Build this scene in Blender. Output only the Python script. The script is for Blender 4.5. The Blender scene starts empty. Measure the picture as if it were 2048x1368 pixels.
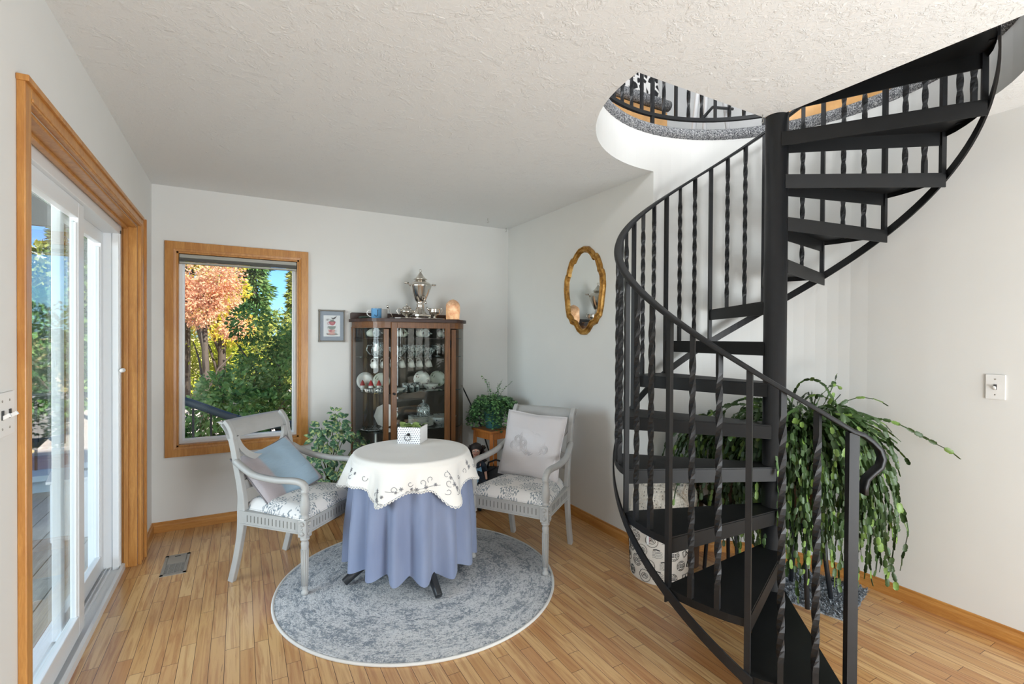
import bpy, bmesh, math, random
from math import sin, cos, pi, radians, sqrt, hypot, atan2
from mathutils import Vector, Matrix, Euler, noise as mnoise
from mathutils.geometry import tessellate_polygon
random.seed(7)
COL = bpy.context.scene.collection
sc = bpy.context.scene

# ------------------------------------------------------------------ helpers
class MB:
    """collects shapes, builds ONE mesh object"""
    def __init__(s): s.v=[]; s.f=[]; s.sm=[]; s.mi=[]; s.T=Matrix.Identity(4); s.m=0
    def add(s, vs, fs, smooth=False):
        b=len(s.v)
        for p in vs: s.v.append(tuple(s.T @ Vector(p)))
        for f in fs:
            s.f.append(tuple(b+i for i in f)); s.sm.append(smooth); s.mi.append(s.m)
        return s
    def box(s, c, d, rot=None):
        x,y,z=d[0]/2,d[1]/2,d[2]/2
        vs=[Vector((a*x,b*y,e*z)) for e in(-1,1) for b in(-1,1) for a in(-1,1)]
        if rot is not None:
            R=Euler(rot).to_matrix(); vs=[R@v for v in vs]
        c=Vector(c); vs=[v+c for v in vs]
        return s.add(vs,[(0,2,3,1),(4,5,7,6),(0,1,5,4),(2,6,7,3),(0,4,6,2),(1,3,7,5)])
    def prism(s, poly, z0, z1, smooth=False):
        n=len(poly)
        vs=[(p[0],p[1],z0) for p in poly]+[(p[0],p[1],z1) for p in poly]
        tri=tessellate_polygon([[Vector((p[0],p[1],0)) for p in poly]])
        fs=[tuple(t) for t in tri]+[tuple(i+n for i in t[::-1]) for t in tri]
        s.add(vs,fs)
        return s.add(vs,[(i,(i+1)%n,(i+1)%n+n,i+n) for i in range(n)],smooth)
    def lathe(s, prof, seg=24, c=(0,0,0), smooth=True, sq=(1,1)):
        vs=[];fs=[];n=len(prof)
        for j in range(seg):
            a=2*pi*j/seg
            for r,z in prof: vs.append((c[0]+r*cos(a)*sq[0],c[1]+r*sin(a)*sq[1],c[2]+z))
        for j in range(seg):
            k=(j+1)%seg
            for i in range(n-1): fs.append((j*n+i,k*n+i,k*n+i+1,j*n+i+1))
        return s.add(vs,fs,smooth)
    def tube(s, pts, r, seg=8, closed=False, smooth=True, prof=None, up=None, caps=True, twist=0.0):
        """sweep; r number or list; prof = list of (a,b) offsets overrides the circle"""
        pts=[Vector(p) for p in pts]; n=len(pts)
        if not isinstance(r,(list,tuple)): r=[r]*n
        if prof is None: prof=[(cos(2*pi*i/seg),sin(2*pi*i/seg)) for i in range(seg)]
        m=len(prof); vs=[]; U=None; acc=0.0
        for i,p in enumerate(pts):
            if closed: t=(pts[(i+1)%n]-pts[i-1])
            else: t=(pts[min(i+1,n-1)]-pts[max(i-1,0)])
            if t.length<1e-9: t=Vector((0,0,1))
            t.normalize()
            if up is not None:
                u0=Vector(up); side=t.cross(u0)
                if side.length<1e-4: side=t.cross(Vector((1,0.3,0)))
                side.normalize(); w=side.cross(t)
            else:
                if U is None:
                    U=t.cross(Vector((0,0,1)) if abs(t.z)<.9 else Vector((1,0,0)))
                U=(U-t*U.dot(t)); 
                if U.length<1e-6: U=t.cross(Vector((0,1,0)))
                U.normalize(); side=U; w=side.cross(t)*-1
            a=twist*i; ca,sa=cos(a),sin(a)
            for (x,y) in prof:
                xx=x*ca-y*sa; yy=x*sa+y*ca
                vs.append(p+side*(xx*r[i])+w*(yy*r[i]))
        fs=[]
        for i in range(n if closed else n-1):
            k=(i+1)%n
            for j in range(m):
                q=(j+1)%m; fs.append((i*m+j,i*m+q,k*m+q,k*m+j))
        if caps and not closed:
            fs.append(tuple(range(m))[::-1]); fs.append(tuple((n-1)*m+j for j in range(m)))
        return s.add(vs,fs,smooth)
    def sphere(s, c, r, seg=12, ring=8, smooth=True):
        if not isinstance(r,(list,tuple)): r=(r,r,r)
        vs=[(c[0],c[1],c[2]-r[2])];fs=[]
        for i in range(1,ring):
            t=-pi/2+pi*i/ring
            for j in range(seg):
                a=2*pi*j/seg; vs.append((c[0]+r[0]*cos(t)*cos(a),c[1]+r[1]*cos(t)*sin(a),c[2]+r[2]*sin(t)))
        vs.append((c[0],c[1],c[2]+r[2])); L=len(vs)-1
        for j in range(seg):
            k=(j+1)%seg; fs.append((0,1+k,1+j)); fs.append((L,1+(ring-2)*seg+j,1+(ring-2)*seg+k))
            for i in range(ring-2):
                a=1+i*seg; fs.append((a+j,a+k,a+seg+k,a+seg+j))
        return s.add(vs,fs,smooth)
    def grid(s, fn, nu, nv, closeu=False, smooth=True):
        vs=[fn(i/(nu if closeu else nu-1),j/(nv-1)) for i in range(nu) for j in range(nv)]
        fs=[]
        for i in range(nu if closeu else nu-1):
            k=(i+1)%nu
            for j in range(nv-1): fs.append((i*nv+j,k*nv+j,k*nv+j+1,i*nv+j+1))
        return s.add(vs,fs,smooth)
    def leaf(s, base, d, L, W, nrm=None, bend=0.15, fold=0.0, tip=0.5):
        d=Vector(d).normalized(); nrm=Vector(nrm) if nrm is not None else Vector((0,0,1))
        side=d.cross(nrm)
        if side.length<1e-3: side=d.cross(Vector((1,0,0)))
        side.normalize(); up=side.cross(d)
        b=Vector(base)
        P=lambda t,w,h:b+d*(L*t)+side*(W*w)+up*(L*h)
        vs=[P(0,0,0),P(.3,.42,bend*.5+fold),P(.3,0,bend*.5),P(.3,-.42,bend*.5+fold),P(.68,.36,bend*.3+fold),P(.68,0,bend*.3),P(.68,-.36,bend*.3+fold),P(1,0,-bend*.6)]
        return s.add(vs,[(0,2,1),(0,3,2),(1,2,5,4),(2,3,6,5),(4,5,7),(5,6,7)],True)
    def build(s, name, mat, parent=None, bevel=0, subsurf=0, solid=0, loc=None, mod=None):
        me=bpy.data.meshes.new(name); me.from_pydata(s.v,[],s.f)
        me.polygons.foreach_set('use_smooth',s.sm); me.polygons.foreach_set('material_index',s.mi)
        for m in (mat if isinstance(mat,(list,tuple)) else [mat]): me.materials.append(m)
        me.validate(); me.update()
        bm=bmesh.new(); bm.from_mesh(me); bmesh.ops.recalc_face_normals(bm,faces=bm.faces); bm.to_mesh(me); bm.free()
        o=bpy.data.objects.new(name,me); COL.objects.link(o)
        if parent is not None: o.parent=parent
        if loc is not None: o.location=loc
        if solid:
            md=o.modifiers.new('solid','SOLIDIFY'); md.thickness=solid; md.offset=0
        if bevel:
            md=o.modifiers.new('bevel','BEVEL'); md.width=bevel; md.segments=2; md.limit_method='ANGLE'; md.angle_limit=radians(40)
        if subsurf:
            md=o.modifiers.new('sub','SUBSURF'); md.levels=subsurf; md.render_levels=subsurf
        return o

def tag(o,label=None,cat=None,group=None,kind=None):
    if label: o['label']=label
    if cat: o['category']=cat
    if group: o['group']=group
    if kind: o['kind']=kind
    return o
def thing(name,label,cat,loc=(0,0,0),rz=0,group=None):
    o=bpy.data.objects.new(name,None); COL.objects.link(o); o.location=loc; o.rotation_euler=(0,0,rz)
    o.empty_display_size=.05
    return tag(o,label,cat,group)
def struct(o): o['kind']='structure'; return o
def kids(o): return [c for c in bpy.data.objects if c.parent==o]
def dup(o,loc=None,rot=None,label=None,group=None,parent=None,scale=None):
    c=o.copy(); COL.objects.link(c); c.parent=parent
    if loc is not None: c.location=loc
    if rot is not None: c.rotation_euler=rot
    if scale is not None: c.scale=scale
    if label: c['label']=label
    if group: c['group']=group
    for k in kids(o): dup(k,parent=c)
    return c
ORD=['first','second','third','fourth','fifth','sixth','seventh','eighth','ninth','tenth','eleventh','twelfth']

# ------------------------------------------------------------------ materials
def C(h):
    h=h.lstrip('#'); r=[int(h[i:i+2],16)/255 for i in (0,2,4)]
    return tuple((c/12.92 if c<=.04045 else ((c+.055)/1.055)**2.4) for c in r)+(1,)
class NT:
    def __init__(s,name):
        s.mat=bpy.data.materials.new(name); s.mat.use_nodes=True; s.t=s.mat.node_tree; s.n=s.t.nodes; s.n.clear()
        s.out=s.n.new('ShaderNodeOutputMaterial')
    def new(s,ty,inp=None,**kw):
        nd=s.n.new(ty)
        for k,v in kw.items(): setattr(nd,k,v)
        for k,v in (inp or {}).items():
            sk=nd.inputs[k]
            if isinstance(v,bpy.types.NodeSocket): s.t.links.new(v,sk)
            else: sk.default_value=v
        return nd
    def coord(s,which='Object',scale=(1,1,1),rot=(0,0,0),loc=(0,0,0)):
        tc=s.new('ShaderNodeTexCoord')
        return s.new('ShaderNodeMapping',{'Vector':tc.outputs[which],'Scale':scale,'Rotation':rot,'Location':loc}).outputs[0]
    def noise(s,vec,scale,detail=3,rough=.5,dist=0):
        return s.new('ShaderNodeTexNoise',{'Vector':vec,'Scale':scale,'Detail':detail,'Roughness':rough,'Distortion':dist}).outputs[0]
    def vor(s,vec,scale,feature='F1',out='Distance',rnd=1):
        return s.new('ShaderNodeTexVoronoi',{'Vector':vec,'Scale':scale,'Randomness':rnd},feature=feature).outputs[out]
    def ramp(s,fac,stops,interp='LINEAR'):
        r=s.new('ShaderNodeValToRGB',{'Fac':fac}); r.color_ramp.interpolation=interp
        e=r.color_ramp.elements
        while len(e)<len(stops): e.new(.5)
        for i,(p,c) in enumerate(stops):
            e[i].position=p; e[i].color=c if len(c)==4 else tuple(c)+(1,)
        return r.outputs[0]
    def mix(s,fac,a,b,mode='MIX'):
        m=s.new('ShaderNodeMix',data_type='RGBA',blend_type=mode)
        for k,v in ((0,fac),(6,a),(7,b)):
            if isinstance(v,bpy.types.NodeSocket): s.t.links.new(v,m.inputs[k])
            else: m.inputs[k].default_value=v
        return m.outputs[2]
    def math(s,op,a,b=0.0,c=0.0):
        m=s.new('ShaderNodeMath',operation=op)
        for k,v in ((0,a),(1,b),(2,c)):
            if isinstance(v,bpy.types.NodeSocket): s.t.links.new(v,m.inputs[k])
            else: m.inputs[k].default_value=v
        return m.outputs[0]
    def bump(s,h,strength=.3,dist=.005):
        return s.new('ShaderNodeBump',{'Height':h,'Strength':strength,'Distance':dist}).outputs[0]
    def bsdf(s,color,rough=.5,metal=0,normal=None,**kw):
        inp={'Base Color':color,'Roughness':rough,'Metallic':metal}
        if normal is not None: inp['Normal']=normal
        inp.update(kw)
        b=s.new('ShaderNodeBsdfPrincipled',inp)
        s.t.links.new(b.outputs[0],s.out.inputs[0]); return b
    def end(s,sh): s.t.links.new(sh,s.out.inputs[0]); return s.mat
BW=((0,0,0,1),(1,1,1,1))
def simple(name,col,rough=.5,metal=0,nscale=0,namp=.12,bump=0,bscale=200,**kw):
    m=NT(name); c=C(col); nrm=None
    if nscale:
        v=m.coord(); n=m.noise(v,nscale,4,.6)
        d=tuple(max(0,x*(1-namp)) for x in c[:3])+(1,); l=tuple(min(1,x*(1+namp)) for x in c[:3])+(1,)
        c=m.ramp(n,[(.3,d),(.7,l)])
    if bump:
        v=m.coord(); nrm=m.bump(m.noise(v,bscale,3,.6),bump,.002)
    m.bsdf(c,rough,metal,nrm,**kw); return m.mat
def glassy(name,tint='#ffffff',ior=1.45,refl=1.0):
    m=NT(name); fr=m.new('ShaderNodeFresnel',{'IOR':ior}).outputs[0]
    g=m.new('ShaderNodeBsdfGlossy',{'Color':(1,1,1,1),'Roughness':0.0}).outputs[0]
    t=m.new('ShaderNodeBsdfTransparent',{'Color':C(tint)}).outputs[0]
    f=m.math('MULTIPLY',fr,refl)
    return m.end(m.new('ShaderNodeMixShader',{0:f,1:t,2:g}).outputs[0])
def wood(name,dark,light,grain='Z',rough=.35,sc_=1.0,**kw):
    m=NT(name); s_={'X':(1.2,14,14),'Y':(14,1.2,14),'Z':(14,14,1.2)}[grain]
    v=m.coord(scale=tuple(a*sc_ for a in s_)); n=m.noise(v,3,6,.65,.6)
    v2=m.coord(scale=tuple(a*sc_*6 for a in s_)); n2=m.noise(v2,4,3,.6)
    c=m.ramp(n,[(.3,C(dark)),(.7,C(light))]); c=m.mix(m.ramp(n2,[(.42,(.35,.35,.35,1)),(.58,(0,0,0,1))]),c,C(dark))
    m.bsdf(c,rough,0,m.bump(n2,.08,.001),**kw); return m.mat

def mk_wall(name,col,bs=.06):
    m=NT(name); v=m.coord(); n=m.noise(v,160,3,.5); n2=m.noise(v,6,2,.5)
    c=C(col); c=m.ramp(n2,[(.3,tuple(x*.985 for x in c[:3])+(1,)),(.7,c)])
    m.bsdf(c,.75,0,m.bump(n,bs,.002)); return m.mat
M={}
M['wall']=mk_wall('wall_paint','#e0e0dd')
def f_ceil():
    m=NT('ceiling_texture'); v=m.coord()
    a=m.noise(v,48,3,.6,1.2); b=m.noise(v,3,2,.5); blob=m.ramp(m.noise(v,11,2,.5,1.2),[(.50,(0,0,0,1)),(.62,(1,1,1,1))])
    h=m.math('MULTIPLY',m.ramp(a,[(.47,(0,0,0,1)),(.53,(1,1,1,1))]),m.math('ADD',m.math('MULTIPLY',blob,.8),.25))
    m.bsdf(C('#eaebea'),.85,0,m.bump(h,.5,.004)); return m.mat
M['ceil']=f_ceil()
def f_floor():
    m=NT('maple_strip_floor'); tc=m.new('ShaderNodeTexCoord')
    sp=m.new('ShaderNodeSeparateXYZ',{0:tc.outputs['Object']})
    v=m.new('ShaderNodeCombineXYZ',{0:sp.outputs[1],1:sp.outputs[0],2:0.0}).outputs[0]
    def brick(c1,c2,mort):
        b=m.new('ShaderNodeTexBrick',{'Vector':v,'Color1':c1,'Color2':c2,'Mortar':mort,'Scale':1.0,'Mortar Size':.0011,'Mortar Smooth':.2,'Bias':0.0,'Brick Width':.62,'Row Height':.057},offset=.37,offset_frequency=3,squash=.7,squash_frequency=2)
        return b
    b=brick((0,0,0,1),(1,1,1,1),(.5,.5,.5,1))
    base=m.ramp(b.outputs[0],[(0,C('#c4935c')),(.35,C('#d3a76f')),(.7,C('#dcb680')),(1,C('#c08b58'))])
    vg=m.new('ShaderNodeVectorMath',{0:v,1:(1.6,26,1)},operation='MULTIPLY').outputs[0]
    off=m.new('ShaderNodeVectorMath',{0:vg,1:m.new('ShaderNodeVectorMath',{0:b.outputs[0],1:(31,17,9)},operation='MULTIPLY').outputs[0]},operation='ADD').outputs[0]
    g=m.noise(off,1.6,7,.62,.9)
    c=m.mix(m.ramp(g,[(.30,(1,1,1,1)),(.56,(0,0,0,1))]),base,C('#a5693a'))
    k=m.noise(off,.9,5,.7,2.2)
    c=m.mix(m.ramp(k,[(.27,(.85,.85,.85,1)),(.33,(0,0,0,1))]),c,C('#5e3820'))
    pale=m.noise(v,.7,2,.5)
    c=m.mix(m.ramp(pale,[(.4,(0,0,0,1)),(.7,(.25,.25,.25,1))]),c,C('#dcb582'))
    c=m.mix(b.outputs[1],c,C('#4c2e1a'))
    h=m.math('SUBTRACT',m.math('MULTIPLY',g,.15),b.outputs[1])
    m.bsdf(c,.30,0,m.bump(h,.25,.0015),**{'Coat Weight':.35,'Coat Roughness':.18}); return m.mat
M['floor']=f_floor()
M['oakX']=wood('oak_trim_x','#a86e34','#cf9852','X'); M['oakY']=wood('oak_trim_y','#a86e34','#cf9852','Y'); M['oakZ']=wood('oak_trim_z','#a86e34','#cf9852','Z')
M['vinyl']=simple('white_vinyl','#e9ecee',.35)
M['blackmetal']=simple('black_steel','#1b1c1e',.45,0,nscale=30,namp=.15,**{'Specular IOR Level':.35})
M['blacktread']=simple('black_tread','#141516',.5,0,nscale=12,namp=.2,**{'Specular IOR Level':.3})
M['white']=simple('white_plastic','#e8e8e6',.35)
M['darkdot']=simple('dark_slot','#3c3c3c',.6)
M['glass']=glassy('window_glass','#f8fcfb',1.45,.4)
M['cabglass']=glassy('cabinet_glass','#f6faf8',1.5,.75)
def f_crystal():
    m=NT('crystal_glass'); fr=m.new('ShaderNodeFresnel',{'IOR':1.55}).outputs[0]; v=m.coord(); n=m.noise(v,55,2,.5,1.0)
    g=m.new('ShaderNodeBsdfGlossy',{'Color':(1,1,1,1),'Roughness':0.08}).outputs[0]; t=m.new('ShaderNodeBsdfTransparent',{'Color':C('#e6eef0')}).outputs[0]; d=m.new('ShaderNodeBsdfDiffuse',{'Color':C('#eef3f5')}).outputs[0]
    a=m.new('ShaderNodeMixShader',{0:m.ramp(n,[(.42,(.12,.12,.12,1)),(.58,(.6,.6,.6,1))]),1:t,2:d}).outputs[0]
    return m.end(m.new('ShaderNodeMixShader',{0:m.math('ADD',m.math('MULTIPLY',fr,1.6),.05),1:a,2:g}).outputs[0])
M['crystal']=f_crystal()
M['silver']=simple('silver_metal','#cfcac2',.16,1,nscale=20,namp=.1)
M['chrome']=simple('chrome_metal','#d8d8d8',.12,1)
M['steelgrey']=simple('vent_metal','#a8a49c',.4,.6)
M['cabwood']=wood('cabinet_oak','#5c3a20','#87592f','Z',.35,1.5)
M['cabwoodX']=wood('cabinet_oak_x','#5c3a20','#87592f','X',.35,1.5)
M['cabdark']=wood('cabinet_dark_wood','#2a1710','#43261a','X',.4,1.5)
M['chairpaint']=simple('grey_chair_paint','#a9a9a7',.45,0,nscale=14,namp=.05)
M['china']=simple('white_china','#eeebe6',.2)
M['terracotta']=simple('terracotta','#4f3a2a',.8,nscale=20)
M['teal']=simple('teal_glaze','#3f7072',.3,nscale=20)
M['soil']=simple('soil','#32261c',.95,nscale=60,namp=.4)
M['oakstand']=wood('orange_oak','#a5602a','#c98040','Z')
def f_print(name,base,inkcols,scale,thr=(.52,.56)):
    m=NT(name); v=m.coord(); n=m.noise(v,scale,2,.5,1.0); d=m.vor(v,scale*.35)
    c=m.mix(m.math('MULTIPLY',m.ramp(n,[(thr[0],(0,0,0,1)),(thr[1],(1,1,1,1))]),m.ramp(d,[(.32,(1,1,1,1)),(.4,(0,0,0,1))])),C(base),C(inkcols))
    m.bsdf(c,.22); return m.mat
M['chinafloral']=f_print('floral_china','#efece7','#6f4a55',60)
M['chinagreen']=f_print('green_floral_china','#e4e8dc','#4f6a48',60)
M['chinablue']=f_print('blue_floral_china','#eaecee','#42506e',60)
# ------------------------------------------------------------------ room dimensions (metres)
XL,XR,YB,XW,YF=-.54,2.285,4.20,3.08,-3.2
CH,F2=2.44,2.74
PX,PY,RW=2.23,1.43,.85
def pol(phi,r,z=0.0):
    a=radians(phi); return (PX-r*sin(a),PY-r*cos(a),z)

# floor
mb=MB(); mb.box((1.3,.6,-.05),(4.2,7.9,.1)); struct(mb.build('floor',M['floor']))
# back wall with window opening
WX0,WX1,WZ0,WZ1=-.396,.405,.59,1.985
def wall_y(name,x0,x1,y,thick,z0,z1,hole=None,m=M['wall']):
    mb=MB(); yc=y+thick/2
    def bb(a,b,c,d):
        if b-a>1e-4 and d-c>1e-4: mb.box(((a+b)/2,yc,(c+d)/2),(b-a,abs(thick),d-c))
    if hole:
        a,b,c,d=hole; bb(x0,a,z0,z1); bb(b,x1,z0,z1); bb(a,b,z0,c); bb(a,b,d,z1)
    else: bb(x0,x1,z0,z1)
    return struct(mb.build(name,m))
def wall_x(name,y0,y1,x,thick,z0,z1,hole=None,m=M['wall']):
    mb=MB(); xc=x+thick/2
    def bb(a,b,c,d):
        if b-a>1e-4 and d-c>1e-4: mb.box((xc,(a+b)/2,(c+d)/2),(abs(thick),b-a,d-c))
    if hole:
        a,b,c,d=hole; bb(y0,a,z0,z1); bb(b,y1,z0,z1); bb(a,b,z0,c); bb(a,b,d,z1)
    else: bb(y0,y1,z0,z1)
    return struct(mb.build(name,m))
wall_y('wall_back',XL-.15,XR+.12,YB,.15,0,CH,(WX0,WX1,WZ0,WZ1))
DY0,DY1,DZ1=1.89,3.66,2.04
wall_x('wall_left',YF,YB,XL,-.15,0,CH,(DY0,DY1,0,DZ1))
# right wall: flat part, curved stairwell part, flat part beside the stair
mb=MB()
pts=[(XR,YB)]+[pol(180+4*i*1.0+(3.6 if i==0 else 0),RW)[:2] for i in range(0,23)]
pts[-1]=(XW,PY); pts+=[(XW,PY-.4),(XW,YF)]
out=[(XW+.14,YF),(XW+.14,PY+.1),(XW+.14,YB-.9),(XR+.3,YB)]
mb.prism(pts+out,0,CH)
o=mb.build('wall_right',M['wall']); struct(o)
wall_y('wall_front',XL-.15,XW+.15,YF,-.15,0,CH)
# ceiling with the stair opening; slab up to the floor above
def hole_poly():
    y1=PY+.035; x1=PX-sqrt(RW*RW-.035**2); h=[(PX-.006,y1),(x1,y1)]
    a0=math.degrees(atan2(PX-x1,-(y1-PY)))  # angle clockwise from -Y
    n=56
    for i in range(1,n+1):
        p=a0+(360-a0)*i/n; h.append(pol(p,RW)[:2])
    h[-1]=(PX-.006,PY-RW)
    return h
hole=hole_poly()
def slab_faces(mb,z,outer,flip=False):
    loops=[[Vector((p[0],p[1],0)) for p in outer],[Vector((p[0],p[1],0)) for p in hole]]
    tri=tessellate_polygon(loops); allp=outer+hole
    mb.add([(p[0],p[1],z) for p in allp],[tuple(t) if not flip else tuple(t[::-1]) for t in tri])
outer=[(XL-.15,YF-.15),(3.9,YF-.15),(3.9,YB+.15),(XL-.15,YB+.15)]
mb=MB(); slab_faces(mb,CH,outer)
mb.m=0; o=mb.build('ceiling',M['ceil']); struct(o)
mb=MB(); n=len(hole)
mb.add([(p[0],p[1],CH) for p in hole]+[(p[0],p[1],F2-.03) for p in hole],[(i,(i+1)%n,(i+1)%n+n,i+n) for i in range(n)])
struct(mb.build('wall_stairwell',M['wall']))
M['carpet']=None
def f_carpet():
    m=NT('grey_speckle_carpet'); v=m.coord(); n=m.noise(v,230,2,.6); n2=m.noise(v,90,2,.5)
    c=m.ramp(m.math('ADD',m.math('MULTIPLY',n,.7),m.math('MULTIPLY',n2,.3)),[(.40,C('#2e3034')),(.5,C('#84868a')),(.6,C('#d5d5d5'))])
    m.bsdf(c,.95,0,m.bump(n,.9,.01)); return m.mat
M['carpet']=f_carpet()
mb=MB(); slab_faces(mb,F2-.004,[(-.7,-1.2),(4.6,-1.2),(4.6,5.6),(-.7,5.6)]); struct(mb.build('floor_upper',M['carpet']))
# carpet nosing rolled round the edge of the opening
mb=MB(); mb.tube([pol(93+ (359-93)*i/70,RW+.012,F2-.034) for i in range(71)],.037,10)
struct(mb.build('trim_2',M['carpet']))
# upper room shell
M['wallup']=simple('upper_wall_paint','#f3f3f2',.8)
wall_y('wall_upper_back',-.7,4.6,5.6,.1,F2,5.2,m=M['wallup']); wall_x('wall_upper_right',-1.2,5.6,4.6,.1,F2,5.2,m=M['wallup'])
wall_x('wall_upper_left',-1.2,5.6,-.7,-.1,F2,5.2,m=M['wallup']); wall_y('wall_upper_front',-.7,4.6,-1.2,-.1,F2,5.2,m=M['wallup'])
mb=MB(); mb.box((1.95,2.2,5.25),(5.5,7.0,.1)); struct(mb.build('ceiling_upper',M['wallup']))
# curved oak kerb upstairs beside the nosing
mb=MB(); prof=[(-.5,-1),(.5,-1),(.5,1),(-.5,1)]
pl=[pol(236+ (318-236)*i/24,RW+.085) for i in range(25)]
vs=[];fs=[]
for (x,y,z) in pl:
    d=Vector((x-PX,y-PY,0)).normalized()
    for a,zz in ((-.012,F2-.003),(.012,F2-.003),(.012,F2+.125),(-.012,F2+.125)): vs.append((x+d.x*a,y+d.y*a,zz))
for i in range(24):
    for j in range(4): fs.append((i*4+j,i*4+(j+1)%4,i*4+4+(j+1)%4,i*4+4+j))
mb.add(vs,fs); mb.build('trim_1',simple('light_oak_kerb','#d9a566',.4,nscale=9,namp=.15)); struct(bpy.data.objects['trim_1'])

# baseboards
def bb_path(name,pts,mat,side=1,h=.072,t=.014):
    """profile swept on a floor path; side=+1 offsets to the left of travel"""
    mb=MB(); prof=[(0,0),(t,0),(t,h*.62),(t*.75,h*.72),(t*.35,h*.8),(t*.35,h*.95),(0,h)]
    P=[Vector((p[0],p[1],0)) for p in pts]; vs=[];fs=[];m=len(prof)
    for i,p in enumerate(P):
        a=(P[i]-P[i-1]).normalized() if i>0 else None; b=(P[i+1]-P[i]).normalized() if i<len(P)-1 else None
        if a is None: a=b
        if b is None: b=a
        na=Vector((-a.y,a.x,0)); nb=Vector((-b.y,b.x,0)); nn=(na+nb).normalized(); k=1/max(.3,nn.dot(na))
        for (o_,z) in prof: vs.append(p+nn*(o_*side*k)+Vector((0,0,z)))
    for i in range(len(P)-1):
        for j in range(m): fs.append((i*m+j,i*m+(j+1)%m,(i+1)*m+(j+1)%m,(i+1)*m+j))
    mb.add(vs,fs); return struct(mb.build(name,mat))
bb_path('baseboard_left',[(XL,3.80),(XL,YB)],M['oakY'],-1)
bb_path('baseboard_back',[(XL,YB),(XR,YB)],M['oakX'],-1)
bb_path('baseboard_right',[(XR,YB)]+[pol(180+3.6+(86.4)*i/16,RW)[:2] for i in range(17)]+[(XW,PY-.3),(XW,YF)],M['oakY'],-1)

# ------------------------------------------------------------------ picture window in the back wall
W=MB()
t=.067
def casing_y(mbx,x0,x1,z0,z1,w,y,d,stepw=.016):
    # four mitred boards, face towards -Y, with a small inner step
    for (A,B) in (((x0,z0),(x1,z0)),((x1,z0),(x1,z1)),((x1,z1),(x0,z1)),((x0,z1),(x0,z0))): pass
    out=[(x0-w,z0-w),(x1+w,z0-w),(x1+w,z1+w),(x0-w,z1+w)]; mid=[(x0-stepw,z0-stepw),(x1+stepw,z0-stepw),(x1+stepw,z1+stepw),(x0-stepw,z1+stepw)]
    inn=[(x0,z0),(x1,z0),(x1,z1),(x0,z1)]
    rings=[(out,y),(out,y-d),(mid,y-d),(mid,y-d*.7),(inn,y-d*.55),(inn,y)]
    return rings
def ring_mesh(mbx,rings,axis='y'):
    vs=[]
    for pts,y in rings:
        for (a,b) in pts: vs.append((a,y,b) if axis=='y' else (y,a,b))
    fs=[]
    for i in range(len(rings)-1):
        for j in range(4): k=(j+1)%4; fs.append((i*4+j,i*4+k,(i+1)*4+k,(i+1)*4+j))
    mbx.add(vs,fs)
root=thing('window_1',None,None); root['kind']='structure'
mb=MB(); ring_mesh(mb,casing_y(mb,WX0,WX1,WZ0,WZ1,t,YB,.02)); mb.build('window_frame',M['oakZ'],root)
# jamb liner
mb=MB(); d0,d1=YB-.001,YB+.10
for (c,dm) in (((WX0+.006,(d0+d1)/2,(WZ0+WZ1)/2),(.012,d1-d0,WZ1-WZ0)),((WX1-.006,(d0+d1)/2,(WZ0+WZ1)/2),(.012,d1-d0,WZ1-WZ0)),(((WX0+WX1)/2,(d0+d1)/2,WZ0+.006),(WX1-WX0,d1-d0,.012)),(((WX0+WX1)/2,(d0+d1)/2,WZ1-.006),(WX1-WX0,d1-d0,.012))): mb.box(c,dm)
mb.build('window_jamb',M['oakZ'],root)
mb=MB()
def vframe_y(mbx,x0,x1,z0,z1,w,y0,y1):
    for (c,dm) in (((x0+w/2,(y0+y1)/2,(z0+z1)/2),(w,y1-y0,z1-z0)),((x1-w/2,(y0+y1)/2,(z0+z1)/2),(w,y1-y0,z1-z0)),(((x0+x1)/2,(y0+y1)/2,z0+w/2),(x1-x0-2*w,y1-y0,w)),(((x0+x1)/2,(y0+y1)/2,z1-w/2),(x1-x0-2*w,y1-y0,w))): mbx.box(c,dm)
vframe_y(mb,WX0+.012,WX1-.012,WZ0+.012,WZ1-.012,.018,YB+.05,YB+.10); vframe_y(mb,WX0+.03,WX1-.03,WZ0+.03,WZ1-.03,.012,YB+.07,YB+.10)
mb.build('window_sash',M['vinyl'],root)
mb=MB(); mb.box(((WX0+WX1)/2,YB+.085,(WZ0+WZ1)/2),(WX1-WX0-.07,.004,WZ1-WZ0-.07)); mb.build('window_pane',M['glass'],root)
# raised blind at the top of the window
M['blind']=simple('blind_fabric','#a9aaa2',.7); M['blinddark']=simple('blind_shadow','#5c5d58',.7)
r=thing('window_blind','pale grey cellular blind pulled up at the top of the tall window','blind',((WX0+WX1)/2,YB+.03,WZ1-.014))
w=WX1-WX0-.03
mb=MB(); mb.box((0,0,-.014),(w,.036,.026)); mb.build('headrail',M['blind'],r,bevel=.003)
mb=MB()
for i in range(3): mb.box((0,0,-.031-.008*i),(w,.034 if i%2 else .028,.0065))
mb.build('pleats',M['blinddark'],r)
mb=MB(); mb.box((0,-.001,-.062),(w,.036,.014)); mb.build('bottom_rail',M['blind'],r,bevel=.003)

# ------------------------------------------------------------------ sliding patio door in the left wall
root=thing('door_1',None,None); root['kind']='structure'
mb=MB()
# casing (left, top, right boards) proud of the wall
w=.15; 
cw=.075
def cas(mbx,poly): mbx.prism(poly,0,1)
ox=XL+.02
def board(mbx,c,d): mbx.box(c,d)
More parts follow.
